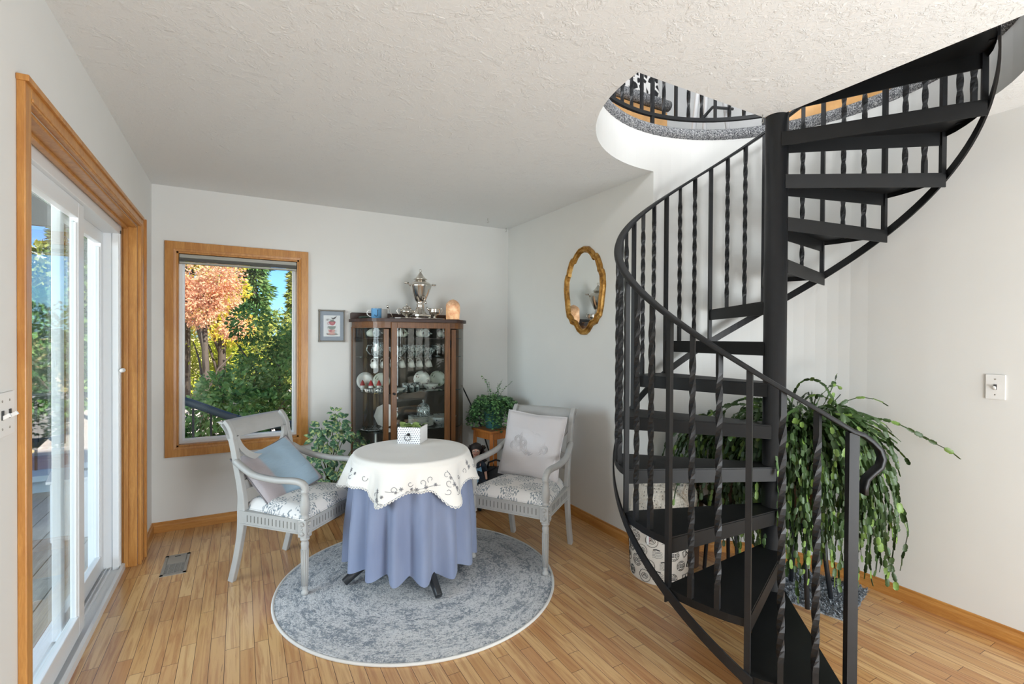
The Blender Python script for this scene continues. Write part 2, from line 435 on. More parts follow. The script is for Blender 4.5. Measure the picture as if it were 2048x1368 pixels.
# vertical far
for (y0,y1) in ((DY1,DY1+.145),(DY0-.045,DY0)):
    mb.box((XL+.01,(y0+y1)/2,(DZ1+.065)/2),(.02,y1-y0,DZ1+.065))
mb.box((XL+.0155,DY1+.115,(DZ1+.065)/2),(.031,.022,DZ1+.065)); mb.box((XL+.0115,DY1+.02,DZ1/2+.02),(.025,.012,DZ1))
mb.box((XL+.01,(DY0+DY1)/2,DZ1+.033),(.02,DY1-DY0,.065)); mb.box((XL+.0145,(DY0+DY1)/2,DZ1+.055),(.029,DY1-DY0+.1,.018)); mb.box((XL+.0115,(DY0+DY1)/2,DZ1+.012),(.025,DY1-DY0,.010))
mb.build('door_casing',M['oakZ'],root,bevel=.003)
mb=MB() # wood jamb liner
x0,x1=XL-.075,XL+.0
mb.box(((x0+x1)/2,DY1-.006,DZ1/2),(x1-x0,.012,DZ1)); mb.box(((x0+x1)/2,DY0+.006,DZ1/2),(x1-x0,.012,DZ1)); mb.box(((x0+x1)/2,(DY0+DY1)/2,DZ1-.006),(x1-x0,DY1-DY0,.012))
mb.box((XL-.052,DY1-.018,DZ1/2),(.022,.014,DZ1-.02)); mb.box((XL-.052,(DY0+DY1)/2,DZ1-.018),(.022,DY1-DY0-.03,.014))
mb.build('door_jamb',M['oakZ'],root,bevel=.002)
# white vinyl frame
FX0,FX1=-.76,-.612
mb=MB()
mb.box(((FX0+FX1)/2,DY1-.035,1.0),(FX1-FX0,.034,2.0)); mb.box(((FX0+FX1)/2,DY0+.035,1.0),(FX1-FX0,.034,2.0)); mb.box(((FX0+FX1)/2,(DY0+DY1)/2,2.0),(FX1-FX0,DY1-DY0-.03,.05))
mb.box((-.632,DY1-.058,1.0),(.03,.016,1.96)); mb.box((-.70,DY1-.058,1.0),(.014,.016,1.96))
mb.build('door_frame',M['vinyl'],root,bevel=.002)
mb=MB(); mb.box((-.69,(DY0+DY1)/2,.010),(.19,DY1-DY0-.03,.02)); mb.box((-.603,(DY0+DY1)/2,.017),(.016,DY1-DY0-.03,.034)); mb.box((-.655,(DY0+DY1)/2,.026),(.006,DY1-DY0-.06,.016)); mb.box((-.675,(DY0+DY1)/2,.026),(.004,DY1-DY0-.06,.016)); mb.box((-.725,(DY0+DY1)/2,.026),(.012,DY1-DY0-.06,.03))
mb.build('door_sill',M['vinyl'],root)
def panel(nm,y0,y1,x,bw,parent):
    mb=MB(); z0,z1=.035,1.975
    for (c,d) in (((x,y0+bw/2,(z0+z1)/2),(.032,bw,z1-z0)),((x,y1-bw/2,(z0+z1)/2),(.032,bw,z1-z0)),((x,(y0+y1)/2,z0+.045),(.032,y1-y0-2*bw,.09)),((x,(y0+y1)/2,z1-.035),(.032,y1-y0-2*bw,.07))): mb.box(c,d)
    for (c,d) in (((x,y0+bw+.006,(z0+z1)/2),(.02,.012,z1-z0-.18)),((x,y1-bw-.006,(z0+z1)/2),(.02,.012,z1-z0-.18))): mb.box(c,d)
    p=mb.build(nm,M['vinyl'],parent,bevel=.003)
    mb=MB(); mb.box((x,(y0+y1)/2,(z0+z1)/2),(.006,y1-y0-2*bw,z1-z0-.17)); mb.build('door_pane',M['glass'],p); return p
panel('sliding_panel',DY0+.052,2.93,-.645,.085,root)
pf=panel('fixed_panel',2.84,DY1-.052,-.705,.05,root)
mb=MB()
for y in (DY1-.09,DY1-.035):
    mb.lathe([(0,0),(.014,0),(.014,.006),(.008,.012),(0,.012)],12)
mb=MB(); mb.T=Matrix.Translation((-.6,DY1-.05,1.18))@Matrix.Rotation(pi/2,4,'X'); mb.lathe([(0.0,0),(.013,0),(.013,.006),(.006,.012),(.006,.03),(.011,.034),(.011,.04),(0,.042)],12)
mb.build('door_latch',M['white'],root)

# ------------------------------------------------------------------ spiral staircase
RIS=.1957; DA=24.1; A0=39.2; RT=.74
st=thing('spiral_staircase','black steel spiral staircase with open wedge treads winding up to the round ceiling opening','staircase',(PX,PY,0))
def pl_(phi,r,z=0.0): a=radians(phi); return (-r*sin(a),-r*cos(a),z)
mb=MB(); mb.lathe([(0,0),(.095,0),(.095,.008),(.05,.01),(.05,3.62),(.045,3.63),(0,3.635)],32); mb.build('pole',M['blackmetal'],st)
def tread(k):
    z=RIS*k; p0=A0+DA*(k-1); p1=p0+DA+.8
    def edge(phi,sgn):
        d=Vector(pl_(phi,1)); pr=Vector(pl_(phi+90,1))*(sgn*.045)
        return Vector((d.x*.02,d.y*.02,0))+pr, Vector(pl_(phi,RT))
    i0,o0=edge(p0,-1); i1,o1=edge(p1,1)
    arc=[Vector(pl_(p0+(p1-p0)*j/5,RT+.004*(1 if 0<j<5 else 0))) for j in range(6)]
    poly=[tuple(i0[:2])]+[tuple(a[:2]) for a in arc]+[tuple(i1[:2])]
    mb=MB(); mb.prism(poly,z-.006,z)
    for (a,b) in ((i0,o0),(i1,o1)):
        dd=(b-a).normalized(); nn=Vector((-dd.y,dd.x,0))*.003
        q=[a+nn,b+nn,b-nn,a-nn]; a2=a+Vector((0,0,0))
        vs=[(v.x,v.y,z-.006) for v in q]+[(v.x,v.y,z-.066) for v in q]
        mb.add(vs,[(0,1,2,3),(7,6,5,4),(0,4,5,1),(1,5,6,2),(2,6,7,3),(3,7,4,0)])
    # outer lip
    for j in range(5):
        a,b=arc[j],arc[j+1]; vs=[(a.x,a.y,z-.006),(b.x,b.y,z-.006),(b.x,b.y,z-.03),(a.x,a.y,z-.03)]
        mb.add(vs,[(0,1,2,3)])
    return mb.build('tread',M['blacktread'],st)
for k in range(1,14): tread(k)
nose=lambda phi: RIS*(1+(phi-A0)/DA)
def square_bar(name,phi,z0,z1,s,twisted,mat=M['blackmetal']):
    mb=MB(); x,y,_=pl_(phi,RT-.006); a=radians(-phi)
    n=48 if twisted else 1
    pts=[];tw=[]
    vs=[];fs=[]
    for i in range(n+1):
        t=i/n; z=z0+(z1-z0)*t
        L=z1-z0; tt=0
        if twisted:
            e0,e1=.09/L,1-.09/L
            u=min(1,max(0,(t-e0)/(e1-e0))); tt=u*2*pi*(L/.40)
        for q in range(4):
            an=a+pi/4+q*pi/2+tt; vs.append((x+s*.7071*cos(an),y+s*.7071*sin(an),z))
    for i in range(n):
        for q in range(4): fs.append((i*4+q,i*4+(q+1)%4,i*4+4+(q+1)%4,i*4+4+q))
    fs+= [(3,2,1,0),tuple(n*4+q for q in range(4))]
    mb.add(vs,fs); return mb.build(name,mat,st)
RAIL=.885
square_bar('newel_post',A0,0,nose(A0)+RAIL-.004,.030,False)
for j in range(0,13):
    phi=A0+DA*j
    if j>0: square_bar('baluster',phi,RIS*j-.001,nose(phi)+RAIL-.004,.020,False)
    for q in (1,2):
        p=phi+DA*q/3
        square_bar('twisted_baluster',p,RIS*(j+1)-.01,nose(p)+RAIL-.004,.0185,True)
rp=[(-1,-.35),(-.9,-.55),(.9,-.55),(1,-.35),(.86,.15),(.8,.5),(.4,.62),(-.4,.62),(-.8,.5),(-.86,.15)]
mb=MB(); ends=[(0,1.085),(.03,1.075),(.055,1.055),(.078,1.03),(.088,1.0),(.082,.972),(.06,.95),(.042,.93),(.036,.905),(.036,.88)]
n0=Vector(pl_(A0,RT-.006)); tv=Vector((cos(radians(A0)),-sin(radians(A0)),0))
pts=[n0+tv*s_+Vector((0,0,z_+RIS+RAIL-1.085)) for s_,z_ in ends[::-1]]
for i in range(1,100):
    p=A0+ (352-A0)*i/99; pts.append(Vector(pl_(p,RT-.006,nose(p)+RAIL)))
# sweep with radial side vectors so that the rail stays flat
vs=[];fs=[];m_=len(rp)
for i,p in enumerate(pts):
    t=(pts[min(i+1,len(pts)-1)]-pts[max(i-1,0)]).normalized()
    rad=Vector((p.x,p.y,0)).normalized() if i>=len(ends) else Vector((n0.x,n0.y,0)).normalized()
    w_=t.cross(rad).normalized(); 
    if w_.z<0 and i>=len(ends): w_=-w_
    if i<len(ends):
        w_=t.cross(rad).normalized()
        if i>6 and w_.z<0: w_=-w_
    for (a,b) in rp: vs.append(p+rad*(a*.021)+w_*(b*.013))
# keep orientation consistent
for i in range(1,len(pts)):
    w0=vs[i*m_-m_+6]-pts[i-1]; w1=vs[i*m_+6]-pts[i]
    if w0.dot(w1)<0 and False: pass
for i in range(len(pts)-1):
    for j in range(m_): fs.append((i*m_+j,i*m_+(j+1)%m_,(i+1)*m_+(j+1)%m_,(i+1)*m_+j))
fs+=[tuple(range(m_))[::-1],tuple((len(pts)-1)*m_+j for j in range(m_))]
mb.add(vs,fs,True); o=mb.build('handrail',M['blackmetal'],st)
mb=MB(); vs=[];fs=[];N=90
for i in range(N+1):
    p=A0+DA-1.5+ (350-A0-DA)*i/N; z=nose(p)-RIS-.012
    for (r,dz) in ((RT+.006,-.022),(RT+.014,-.022),(RT+.014,.022),(RT+.006,.022)): vs.append(pl_(p,r,z+dz))
for i in range(N):
    for j in range(4): fs.append((i*4+j,i*4+(j+1)%4,i*4+4+(j+1)%4,i*4+4+j))
fs+=[(0,1,2,3),tuple(N*4+j for j in (3,2,1,0))]
mb.add(vs,fs); mb.build('stringer',M['blackmetal'],st)

# upper ring railing round the opening
ur=thing('landing_railing','black metal balustrade following the curved edge of the upstairs opening','railing',(PX,PY,F2))
def ring_bar(name,r,z,p0,p1,w,h,n=40):
    mb=MB(); vs=[];fs=[]
    for i in range(n+1):
        p=p0+(p1-p0)*i/n
        for (a,b) in ((-w/2,-h/2),(w/2,-h/2),(w/2,h/2),(-w/2,h/2)): vs.append(pl_(p,r+a,z+b))
    for i in range(n):
        for j in range(4): fs.append((i*4+j,i*4+(j+1)%4,i*4+4+(j+1)%4,i*4+4+j))
    fs+=[(0,1,2,3),tuple(n*4+j for j in (3,2,1,0))]
    mb.add(vs,fs); return mb.build(name,M['blackmetal'],ur)
ring_bar('bottom_rail',.905,.085,100,233,.022,.022); ring_bar('top_rail',.905,.92,100,233,.045,.02)
k=0
for i in range(24):
    p=101.5+5.62*i
    tw_=(i%3!=2); s=.0175
    mb=MB(); x,y,_=pl_(p,.905); n=24 if tw_ else 1; vs=[];fs=[]
    for a_ in range(n+1):
        t_=a_/n
        for q in range(4):
            an=radians(-p)+pi/4+q*pi/2+t_*2*pi*(1.6 if tw_ else 0); vs.append((x+s*.7*cos(an),y+s*.7*sin(an),.09+t_*.82))
    for a_ in range(n):
        for q in range(4): fs.append((a_*4+q,a_*4+(q+1)%4,a_*4+4+(q+1)%4,a_*4+4+q))
    mb.add(vs,fs); mb.build('twisted_baluster' if tw_ else 'baluster',M['blackmetal'],ur)
for p in (185.8,232.5):
    mb=MB(); x,y,_=pl_(p,.905); mb.box((x,y,.46),(.020,.020,.92),(0,0,radians(-p))); mb.build('railing_post',M['blackmetal'],ur)

# upstairs things seen through the opening
def f_giraffe():
    m=NT('spotted_cloth'); v=m.coord(); d=m.vor(v,15,'DISTANCE_TO_EDGE'); c=m.ramp(d,[(.10,C('#e9e7e4')),(.16,C('#17171a'))])
    m.bsdf(c,.9); return m.mat
M['giraffe']=f_giraffe()
r=thing('oak_step','oak step with a grey carpet nosing on the floor above','step',(2.54,2.82,F2))
mb=MB(); mb.box((0,.2,.22),(.86,.4,.44)); mb.build('riser',bpy.data.materials['light_oak_kerb'],r)
mb=MB(); mb.tube([(-.43,-.01,.485),(.43,-.01,.485)],.042,12); mb.box((0,.2,.485),(.85,.42,.06)); mb.build('carpet_tread',M['carpet'],r)
mb=MB()
def cf(u,v):
    x=-.10+.52*u; y=.05+.06*v; z=.525+.40*v+.02*sin(u*5)+.02*sin(v*7+u*3); return (x,y,z)
mb.grid(cf,16,12)
o=mb.build('spotted_throw',M['giraffe'],loc=(2.54,2.82,F2)); tag(o,'black and white giraffe spotted cloth lying on the carpeted oak step upstairs','cloth')
o.modifiers.new('s','SOLIDIFY').thickness=.02
M['whitepaint']=simple('white_paint','#f2f3f4',.4)
r=thing('folding_stand','white folding stand with slanted legs and a black metal brace upstairs','stand',(2.98,2.5,F2+.012))
mb=MB(); mb.tube([(-.10,0,0),(.06,0,1.15)],.016,8); mb.build('leg',M['whitepaint'],r)
mb=MB(); mb.tube([(.05,.02,0),(.10,0,1.15)],.016,8); mb.build('leg',M['whitepaint'],r)
mb=MB(); mb.tube([(.42,.05,0),(.12,0,1.15)],.016,8); mb.build('leg',M['whitepaint'],r)
mb=MB(); mb.tube([(0.0,-.02,.26),(.10,-.02,.36),(.33,-.02,.40)],.011,6); mb.build('brace',M['blackmetal'],r)
mb=MB(); mb.box((.1,0,1.16),(.3,.2,.02)); mb.build('table_top',M['whitepaint'],r)
o=MB(); o.sphere((0,0,0),(.05,.05,.07),12,8); o=o.build('red_ornament',simple('red_gloss','#a8202c',.4),loc=(3.16,1.02,F2+.05)); tag(o,'small red rounded ornament by the upstairs opening edge above the stair','ornament')

# ceiling hooks
def hook(x,y,z,lab):
    mb=MB(); mb.tube([(0,0,0),(0,0,-.018),(.006,0,-.026),(.006,0,-.034),(-.002,0,-.04),(-.008,0,-.034)],.0018,6)
    tag(mb.build('ceiling_hook',M['steelgrey'],loc=(x,y,z)),lab,'hook')
hook(1.917,3.9,CH,'small metal hook in the ceiling above the gap between cabinet and corner'); hook(2.235,4.15,CH,'small metal hook right in the far ceiling corner')
hook(2.15,1.50-.05,CH,'small metal hook in the ceiling beside the staircase pole')

# light switches
def switch(lab,loc,rz,ng=1):
    r=thing('light_switch',lab,'light switch',loc,rz); w=.07 if ng==1 else .115
    mb=MB(); mb.box((0,-.003,0),(w,.006,.115)); mb.build('cover_plate',M['white'],r,bevel=.002)
    for i in range(ng):
        x=0 if ng==1 else -.023+.046*i
        mb=MB(); mb.box((x,-.007,0),(.011,.003,.024)); mb.build('slot',M['darkdot'],r)
        mb=MB(); mb.box((x,-.014,-.003),(.008,.018,.010),(radians(-30),0,0)); mb.build('toggle',M['white'],r,bevel=.001)
        for z in (.036,-.036):
            mb=MB(); mb.T=Matrix.Translation((x,-.006,z))@Matrix.Rotation(pi/2,4,'X'); mb.lathe([(0,0),(.0035,0),(.003,.001),(0,.0015)],8); mb.build('screw',M['steelgrey'],r)
switch('white toggle switch plate on the wall to the right of the staircase',(XW,.895,1.166),-pi/2)
switch('white two-toggle switch plate on the wall beside the sliding door',(XL,1.755,1.175),pi/2,2)

# floor register
r=thing('floor_register','beige metal floor vent set in the wood floor near the sliding door','floor vent',(-.34,3.56,0))
mb=MB(); 
for (c,d) in (((0,-.141,.002),(.128,.022,.004)),((0,.141,.002),(.128,.022,.004)),((-.056,0,.002),(.016,.30,.004)),((.056,0,.002),(.016,.30,.004)),((0,.07,.002),(.1,.125,.004))): mb.box(c,d)
mb.build('frame',M['steelgrey'],r)
mb=MB(); mb.box((0,-.062,.0008),(.098,.136,.001)); mb.build('duct_opening',simple('duct_black','#141414',.9),r)
mb=MB()
for i in range(11): mb.box((0,-.126+i*.0125,.0025),(.098,.0045,.003))
for i in range(3): mb.box((-.03+.03*i,-.062,.002),(.003,.136,.002))
mb.build('louvers',M['steelgrey'],r)
mb=MB(); mb.box((0,.12,.0045),(.03,.006,.002)); mb.build('lever_slot',M['darkdot'],r)
# ------------------------------------------------------------------ rug
def f_rug():
    m=NT('faded_blue_grey_rug'); tc=m.new('ShaderNodeTexCoord'); sp=m.new('ShaderNodeSeparateXYZ',{0:tc.outputs['Object']})
    x,y=sp.outputs[0],sp.outputs[1]
    r=m.math('SQRT',m.math('ADD',m.math('MULTIPLY',x,x),m.math('MULTIPLY',y,y)))
    th=m.math('ARCTAN2',y,x)
    v=m.coord(); n1=m.noise(v,7,4,.65,.8); n2=m.noise(v,75,3,.65,1.2); n3=m.noise(m.coord(scale=(1,1,1)),120,2,.6)
    vs_=m.new('ShaderNodeCombineXYZ',{0:m.math('MULTIPLY',r,46),1:m.math('MULTIPLY',th,9),2:0.0}).outputs[0]
    fl=m.noise(vs_,1.0,4,.7,1.2)
    w1=m.math('SINE',m.math('ADD',m.math('MULTIPLY',r,48),m.math('MULTIPLY',n1,5)))
    pat=m.math('ADD',m.math('MULTIPLY',w1,.022),m.math('ADD',m.math('MULTIPLY',fl,.45),m.math('ADD',m.math('MULTIPLY',n2,.45),m.math('MULTIPLY',n1,.35))))
    ink=m.ramp(pat,[(.61,(0,0,0,1)),(.70,(1,1,1,1))]); c=m.mix(m.math('MULTIPLY',ink,.9),C('#d6d8da'),C('#7d8792'))
    c=m.mix(m.ramp(n3,[(.36,(.55,.55,.55,1)),(.47,(0,0,0,1))]),c,C('#76808c'))
    ring=m.ramp(m.math('ABSOLUTE',m.math('SUBTRACT',r,.69)),[(.003,(.5,.5,.5,1)),(.008,(0,0,0,1))]); c=m.mix(m.math('MULTIPLY',ring,n1),c,C('#7e8894'))
    m.bsdf(c,.95,0,m.bump(m.math('ADD',n3,n2),.8,.006)); return m.mat
M['rug']=f_rug(); M['rugedge']=simple('rug_binding','#d9d9d6',.9,bump=.4)
RUG=(.905,2.70)
r=thing('round_rug','round pale blue-grey distressed rug lying under the small round table','rug',(RUG[0],RUG[1],0))
mb=MB(); mb.lathe([(0,0),(.758,0),(.76,.004),(.758,.010),(.745,.012),(0,.012)],96); mb.build('pile',M['rug'],r)
mb=MB(); mb.tube([(.762*cos(2*pi*i/120),.762*sin(2*pi*i/120),.007) for i in range(120)],.0075,8,True); mb.build('binding',M['rugedge'],r)

# ------------------------------------------------------------------ round pedestal table, skirt and lace topper
TX,TY,TZ,TR=.892,2.822,.700,.328
M['blackwood']=simple('black_painted_wood','#23262a',.4,nscale=10)
def f_skirt():
    m=NT('blue_grey_cotton'); v=m.coord(); n=m.noise(v,500,2,.5); n2=m.noise(m.coord(scale=(1,1,.25)),9,3,.5)
    c=m.ramp(n2,[(.3,C('#7884a2')),(.7,C('#8893ad'))]); m.bsdf(c,.85,0,m.bump(n,.25,.001),**{'Sheen Weight':.15}); return m.mat
M['skirt']=f_skirt()
r=thing('pedestal_table','small round pedestal table with black curved feet, hidden by the long blue cloth','table',(TX,TY,.012))
mb=MB(); mb.lathe([(0,TZ-.035),(TR-.02,TZ-.035),(TR-.006,TZ-.03),(TR-.006,TZ-.022),(TR-.02,TZ-.017),(0,TZ-.017)],48); mb.build('table_top',M['blackwood'],r)
mb=MB(); mb.lathe([(0,.06),(.045,.06),(.06,.10),(.04,.16),(.03,.25),(.045,.33),(.05,.38),(.03,.46),(.03,.60),(.10,.655),(0,.66)],24); mb.build('pedestal',M['blackwood'],r)
mb0=None
for k,a in enumerate((186,272,4,94,120)):
    if k==4: continue
    mb=MB(); a_=radians(a); pts=[];rr=[]
    for i in range(11):
        t=i/10; d=.03+t*(.365,.395,.28,.3,.3)[k]; z=.135*(1-t)**1.0+.022+.05*sin(t*pi)*(1-t*.3); pts.append((d*cos(a_),d*sin(a_),z)); rr.append(.032-.014*t)
    mb.tube(pts,rr,up=(0,0,1),prof=[(-.8,-1),(.8,-1),(1,-.5),(1,.5),(.6,1),(-.6,1),(-1,.5),(-1,-.5)]); mb.build('leg',M['blackwood'],r,bevel=.003)
def skirt_fn(u,v):
    a=2*pi*u
    if v<.15:
        s=v/.15; rr=TR*s; z=TZ-.010; 
        if s>.93: z-= (s-.93)/.07*.004
        return (rr*cos(a),rr*sin(a),z)
    s=(v-.15)/.85
    fold=(.5+.5*cos(15*a+.9*sin(3*a)+.6*sin(2*a+1)))**.8; f2=.5+.5*cos(30*a+1.0+.6*sin(5*a))
    amp=(min(1,s*1.5))**.8*(.066+.014*sin(3*a+1))
    rr=TR+.004+.022*s+amp*(fold-.42)+.008*s*(f2-.5)
    z=TZ-.014-(TZ-.014-.090)*s+ .030*s*(0.5-fold)+.010*s*sin(2*a+.6)
    return (rr*cos(a),rr*sin(a),z)
mb=MB(); mb.grid(skirt_fn,260,44,True)
o=mb.build('table_skirt',M['skirt'],loc=(TX,TY,.012)); tag(o,'long pleated blue-grey cloth hanging from the round table to just above the rug','tablecloth')
# lace topper
facing=atan2(-TY,-TX)
corners=[(-27,.10,12),(33,.085,13),(150,.12,20),(205,.11,16),(92,.03,12),(-92,.05,14)]
def hem(a):
    d=math.degrees((a-facing+pi)%(2*pi)-pi); h=.135
    for c0,am,wd in corners:
        e=((d-c0+180)%360)-180; h+=am*math.exp(-(e/wd)**2)
    h+=.03*cos(radians(d)*1.0-.9)**2-.012+.012*sin(9*a+1.2*sin(2*a+.4))+.006*sin(17*a)
    return h
TT=TZ+.004
def skirt_r(a,z):
    s=min(1,max(0,(TZ-.014-z)/(TZ-.10)))
    return math.hypot(*skirt_fn((a/(2*pi))%1,.15+.85*s)[:2])
def top_fn(u,v,off=0.0):
    a=2*pi*u; R=TR+.012
    H=hem(a)
    if v<.4:
        s=v/.4; rr=(R-.018)*s; z=TT+.0012*sin(9*s+3*a)*s*(1 if s<.97 else .3)
        return (rr*cos(a),rr*sin(a),z)
    s=(v-.4)/.6
    if s<.12:
        q=s/.12*pi/2; rr=R-.018+.018*sin(q); z=TT-.018*(1-cos(q)); dd=0
        return (rr*cos(a)+off*cos(a),rr*sin(a)+off*sin(a),z)
    q=(s-.12)/.88; L=H-.02; z=TT-.018-L*q
    fold=.5+.5*cos(9*a+1.2*sin(2*a+.4)); w2=.5+.5*cos(17*a+2+.9*sin(3*a))
    sk=(L*q)/.62
    rr=R+.045*sk*1.3+(q**.9)*(.060*(fold-.40)+.016*(w2-.5))*min(1.3,H/.16)+.012*q+.006
    rr=max(rr,skirt_r(a,z)+.007)
    rr+=off
    # drooping corners gather outwards
    return (rr*cos(a),rr*sin(a),z)
def f_linen():
    m=NT('white_linen'); v=m.coord(); n=m.noise(v,420,2,.5); n2=m.noise(v,14,4,.6); m.bsdf(C('#e9e7e2'),.8,0,m.bump(m.math('ADD',m.math('MULTIPLY',n,.25),n2),.35,.004),**{'Sheen Weight':.1}); return m.mat
M['linen']=f_linen(); M['lace']=simple('lace_thread','#eceae6',.8); M['embro']=simple('grey_embroidery','#85858b',.8)
r=thing('lace_tablecloth','white embroidered cloth with scalloped lace edge draped over the blue table skirt','tablecloth',(TX,TY,.012))
mb=MB(); N=150
pts=[];rr=[]
for i in range(N*8):
    u=i/(N*8); p=Vector(top_fn(u,1.0)); ph=(i%8)/8*pi; p.z-=.0095*sin(ph); p.x*=1.003;p.y*=1.003; pts.append(p)
mb.tube(pts,.0028,4,True)
for i in range(N): 
    p=Vector(top_fn((i+.5)/N,1.0)); mb.sphere((p.x,p.y,p.z-.003),.0024,5,4)
mb.build('lace_edge',M['lace'],r)
mb=MB(); mb.grid(top_fn,260,46,True); mb.m=1
def onc(deg,drop):
    a=facing+radians(deg); u=(a/(2*pi))%1; H=hem(a); q=min(.97,max(0,(drop-.018)/(H-.02)))
    return Vector(top_fn(u,.4+.6*(.12+.88*q),.0018))
def stroke(pl,r_=.0009):
    pts=[onc(a,b) for a,b in pl]; mb.tube(pts,r_,4)
def scroll(a0,d0,s,fl=1,rot=0):
    pl=[]
    for i in range(22):
        t=i/21; an=rot+fl*(t*5.2); rad=s*(1-.72*t); pl.append((a0+math.degrees(rad*cos(an)/(TR+.03)),d0+rad*sin(an)))
    stroke(pl,.0013)
def flower(a0,d0,s):
    for k in range(6):
        an=k*pi/3; pl=[]
        for i in range(6):
            t=i/5; rr_=s*sin(t*pi)**.6 if False else s*t; pl.append((a0+math.degrees(s*t*cos(an+.35*sin(t*pi))/(TR+.03)),d0+s*t*sin(an+.35*sin(t*pi))))
        stroke(pl,.0016)
for (a,d,s,f,ro) in ((-44,.085,.020,1,0),(-30,.16,.022,-1,1.2),(-22,.20,.020,1,2.4),(-14,.125,.018,-1,0),(-1,.10,.016,1,.4),(9,.10,.020,-1,1.0),(16,.085,.018,1,2.2),(30,.075,.02,-1,0),(31,.115,.020,1,1.3),(37,.16,.018,-1,2),(44,.10,.016,1,.4),(56,.09,.018,-1,.8),(-60,.09,.014,1,.5),(-3,.145,.012,1,2),(72,.08,.016,1,0),(29,.155,.018,-1,2.6)): scroll(a,d,s,f,ro)
for (a,d,s) in ((-27,.135,.010),(-26,.175,.012),(-22,.155,.008),(-8,.12,.010),(4,.135,.011),(12,.125,.010),(20,.115,.009),(33,.09,.009),(35,.125,.011),(37,.145,.009),(-62,.06,.012),(61,.05,.012),(63,.075,.012),(0,.128,.008),(-12,.135,.007),(-55,.07,.008)): flower(a,d,s)
for pl in ([(-20,.13),(-10,.135),(0,.14),(8,.13),(16,.12),(24,.12)],[(-27,.12),(-26,.15),(-24,.19),(-22,.22)],[(31,.05),(34,.09),(36,.13),(37,.17)],[(-66,.085),(-58,.08)],[(60,.03),(62,.06),(62,.09)]): stroke(pl,.001)
mb.build('embroidered_linen',[M['linen'],M['embro']],r)

# ------------------------------------------------------------------ drawer planter on the table
def f_dots():
    m=NT('white_box_blue_dashes'); v=m.coord(scale=(1,1,1)); sp=m.new('ShaderNodeSeparateXYZ',{0:v})
    b=m.new('ShaderNodeTexBrick',{'Vector':m.new('ShaderNodeCombineXYZ',{0:sp.outputs[0],1:sp.outputs[2],2:0}).outputs[0],'Scale':1.0,'Mortar Size':.0036,'Mortar Smooth':.1,'Brick Width':.0135,'Row Height':.0105,'Color1':(0,0,0,1),'Color2':(0,0,0,1),'Mortar':(1,1,1,1)})
    c=m.mix(m.ramp(b.outputs[1],[(.2,(1,1,1,1)),(.6,(0,0,0,1))]),C('#eeeeee'),C('#33395a')); m.bsdf(c,.6); return m.mat
M['dots']=f_dots(); M['boxwhite']=simple('box_white','#ecebea',.6)
r=thing('planter_box','white drawer-shaped planter box with dark dashes and a ring pull on the white cloth','planter',(.965,3.03,TZ+.012+.0055),radians(-38)); r.scale=(1.08,1.08,1.12)
mb=MB()
for (c,d) in (((0,.067,.045),(.13,.006,.09)),((-.062,0,.045),(.006,.13,.09)),((.062,0,.045),(.006,.13,.09)),((0,0,.004),(.12,.12,.008))): mb.box(c,d)
mb.build('box_body',M['boxwhite'],r,bevel=.001)
mb=MB(); mb.box((0,-.068,.046),(.136,.006,.092)); fo=mb.build('drawer_front',M['dots'],r,bevel=.001)
mb=MB(); mb.T=Matrix.Translation((0,-.071,.052))@Matrix.Rotation(pi/2,4,'X'); mb.lathe([(0,0),(.009,0),(.008,.006),(.004,.009),(0,.010)],14); mb.build('knob',M['blackmetal'],fo)
mb=MB(); mb.tube([(.017*cos(2*pi*i/24)-.004,-.079,.036+.018*sin(2*pi*i/24)) for i in range(24)],.0015,6,True); mb.build('ring_pull',M['blackmetal'],fo)
mb=MB(); mb.box((0,0,.062),(.118,.128,.02)); mb.build('soil',M['soil'],r)
M['leafgreen']=simple('fresh_leaf','#87a05c',.5,nscale=30,namp=.3); M['leafdark']=simple('dusky_leaf','#3c4a38',.5,nscale=30,namp=.35)
mb=MB(); rnd=random.Random(3)
for i in range(34):
    x=rnd.uniform(-.05,.055); y=rnd.uniform(-.055,.055); a=rnd.uniform(0,2*pi); e=rnd.uniform(.3,1.2); mb.m=0 if (x<.0 or rnd.random()<.25) else 1
    L=rnd.uniform(.036,.06) if mb.m==0 else rnd.uniform(.02,.036)
    if i<6: L=.066; x=-.045+.018*i; y=-.03; e=1.1; mb.m=0
    mb.leaf((x,y,.068),(cos(a),sin(a),e),L,L*.75,(0,0,1),.25,.08)
for i in range(26):
    x=rnd.uniform(0,.058); y=rnd.uniform(-.055,.055); mb.m=1; mb.sphere((x,y,.075+rnd.random()*.012),(.005,.005,.009),7,5)
mb.build('succulents',[M['leafgreen'],M['leafdark']],r)

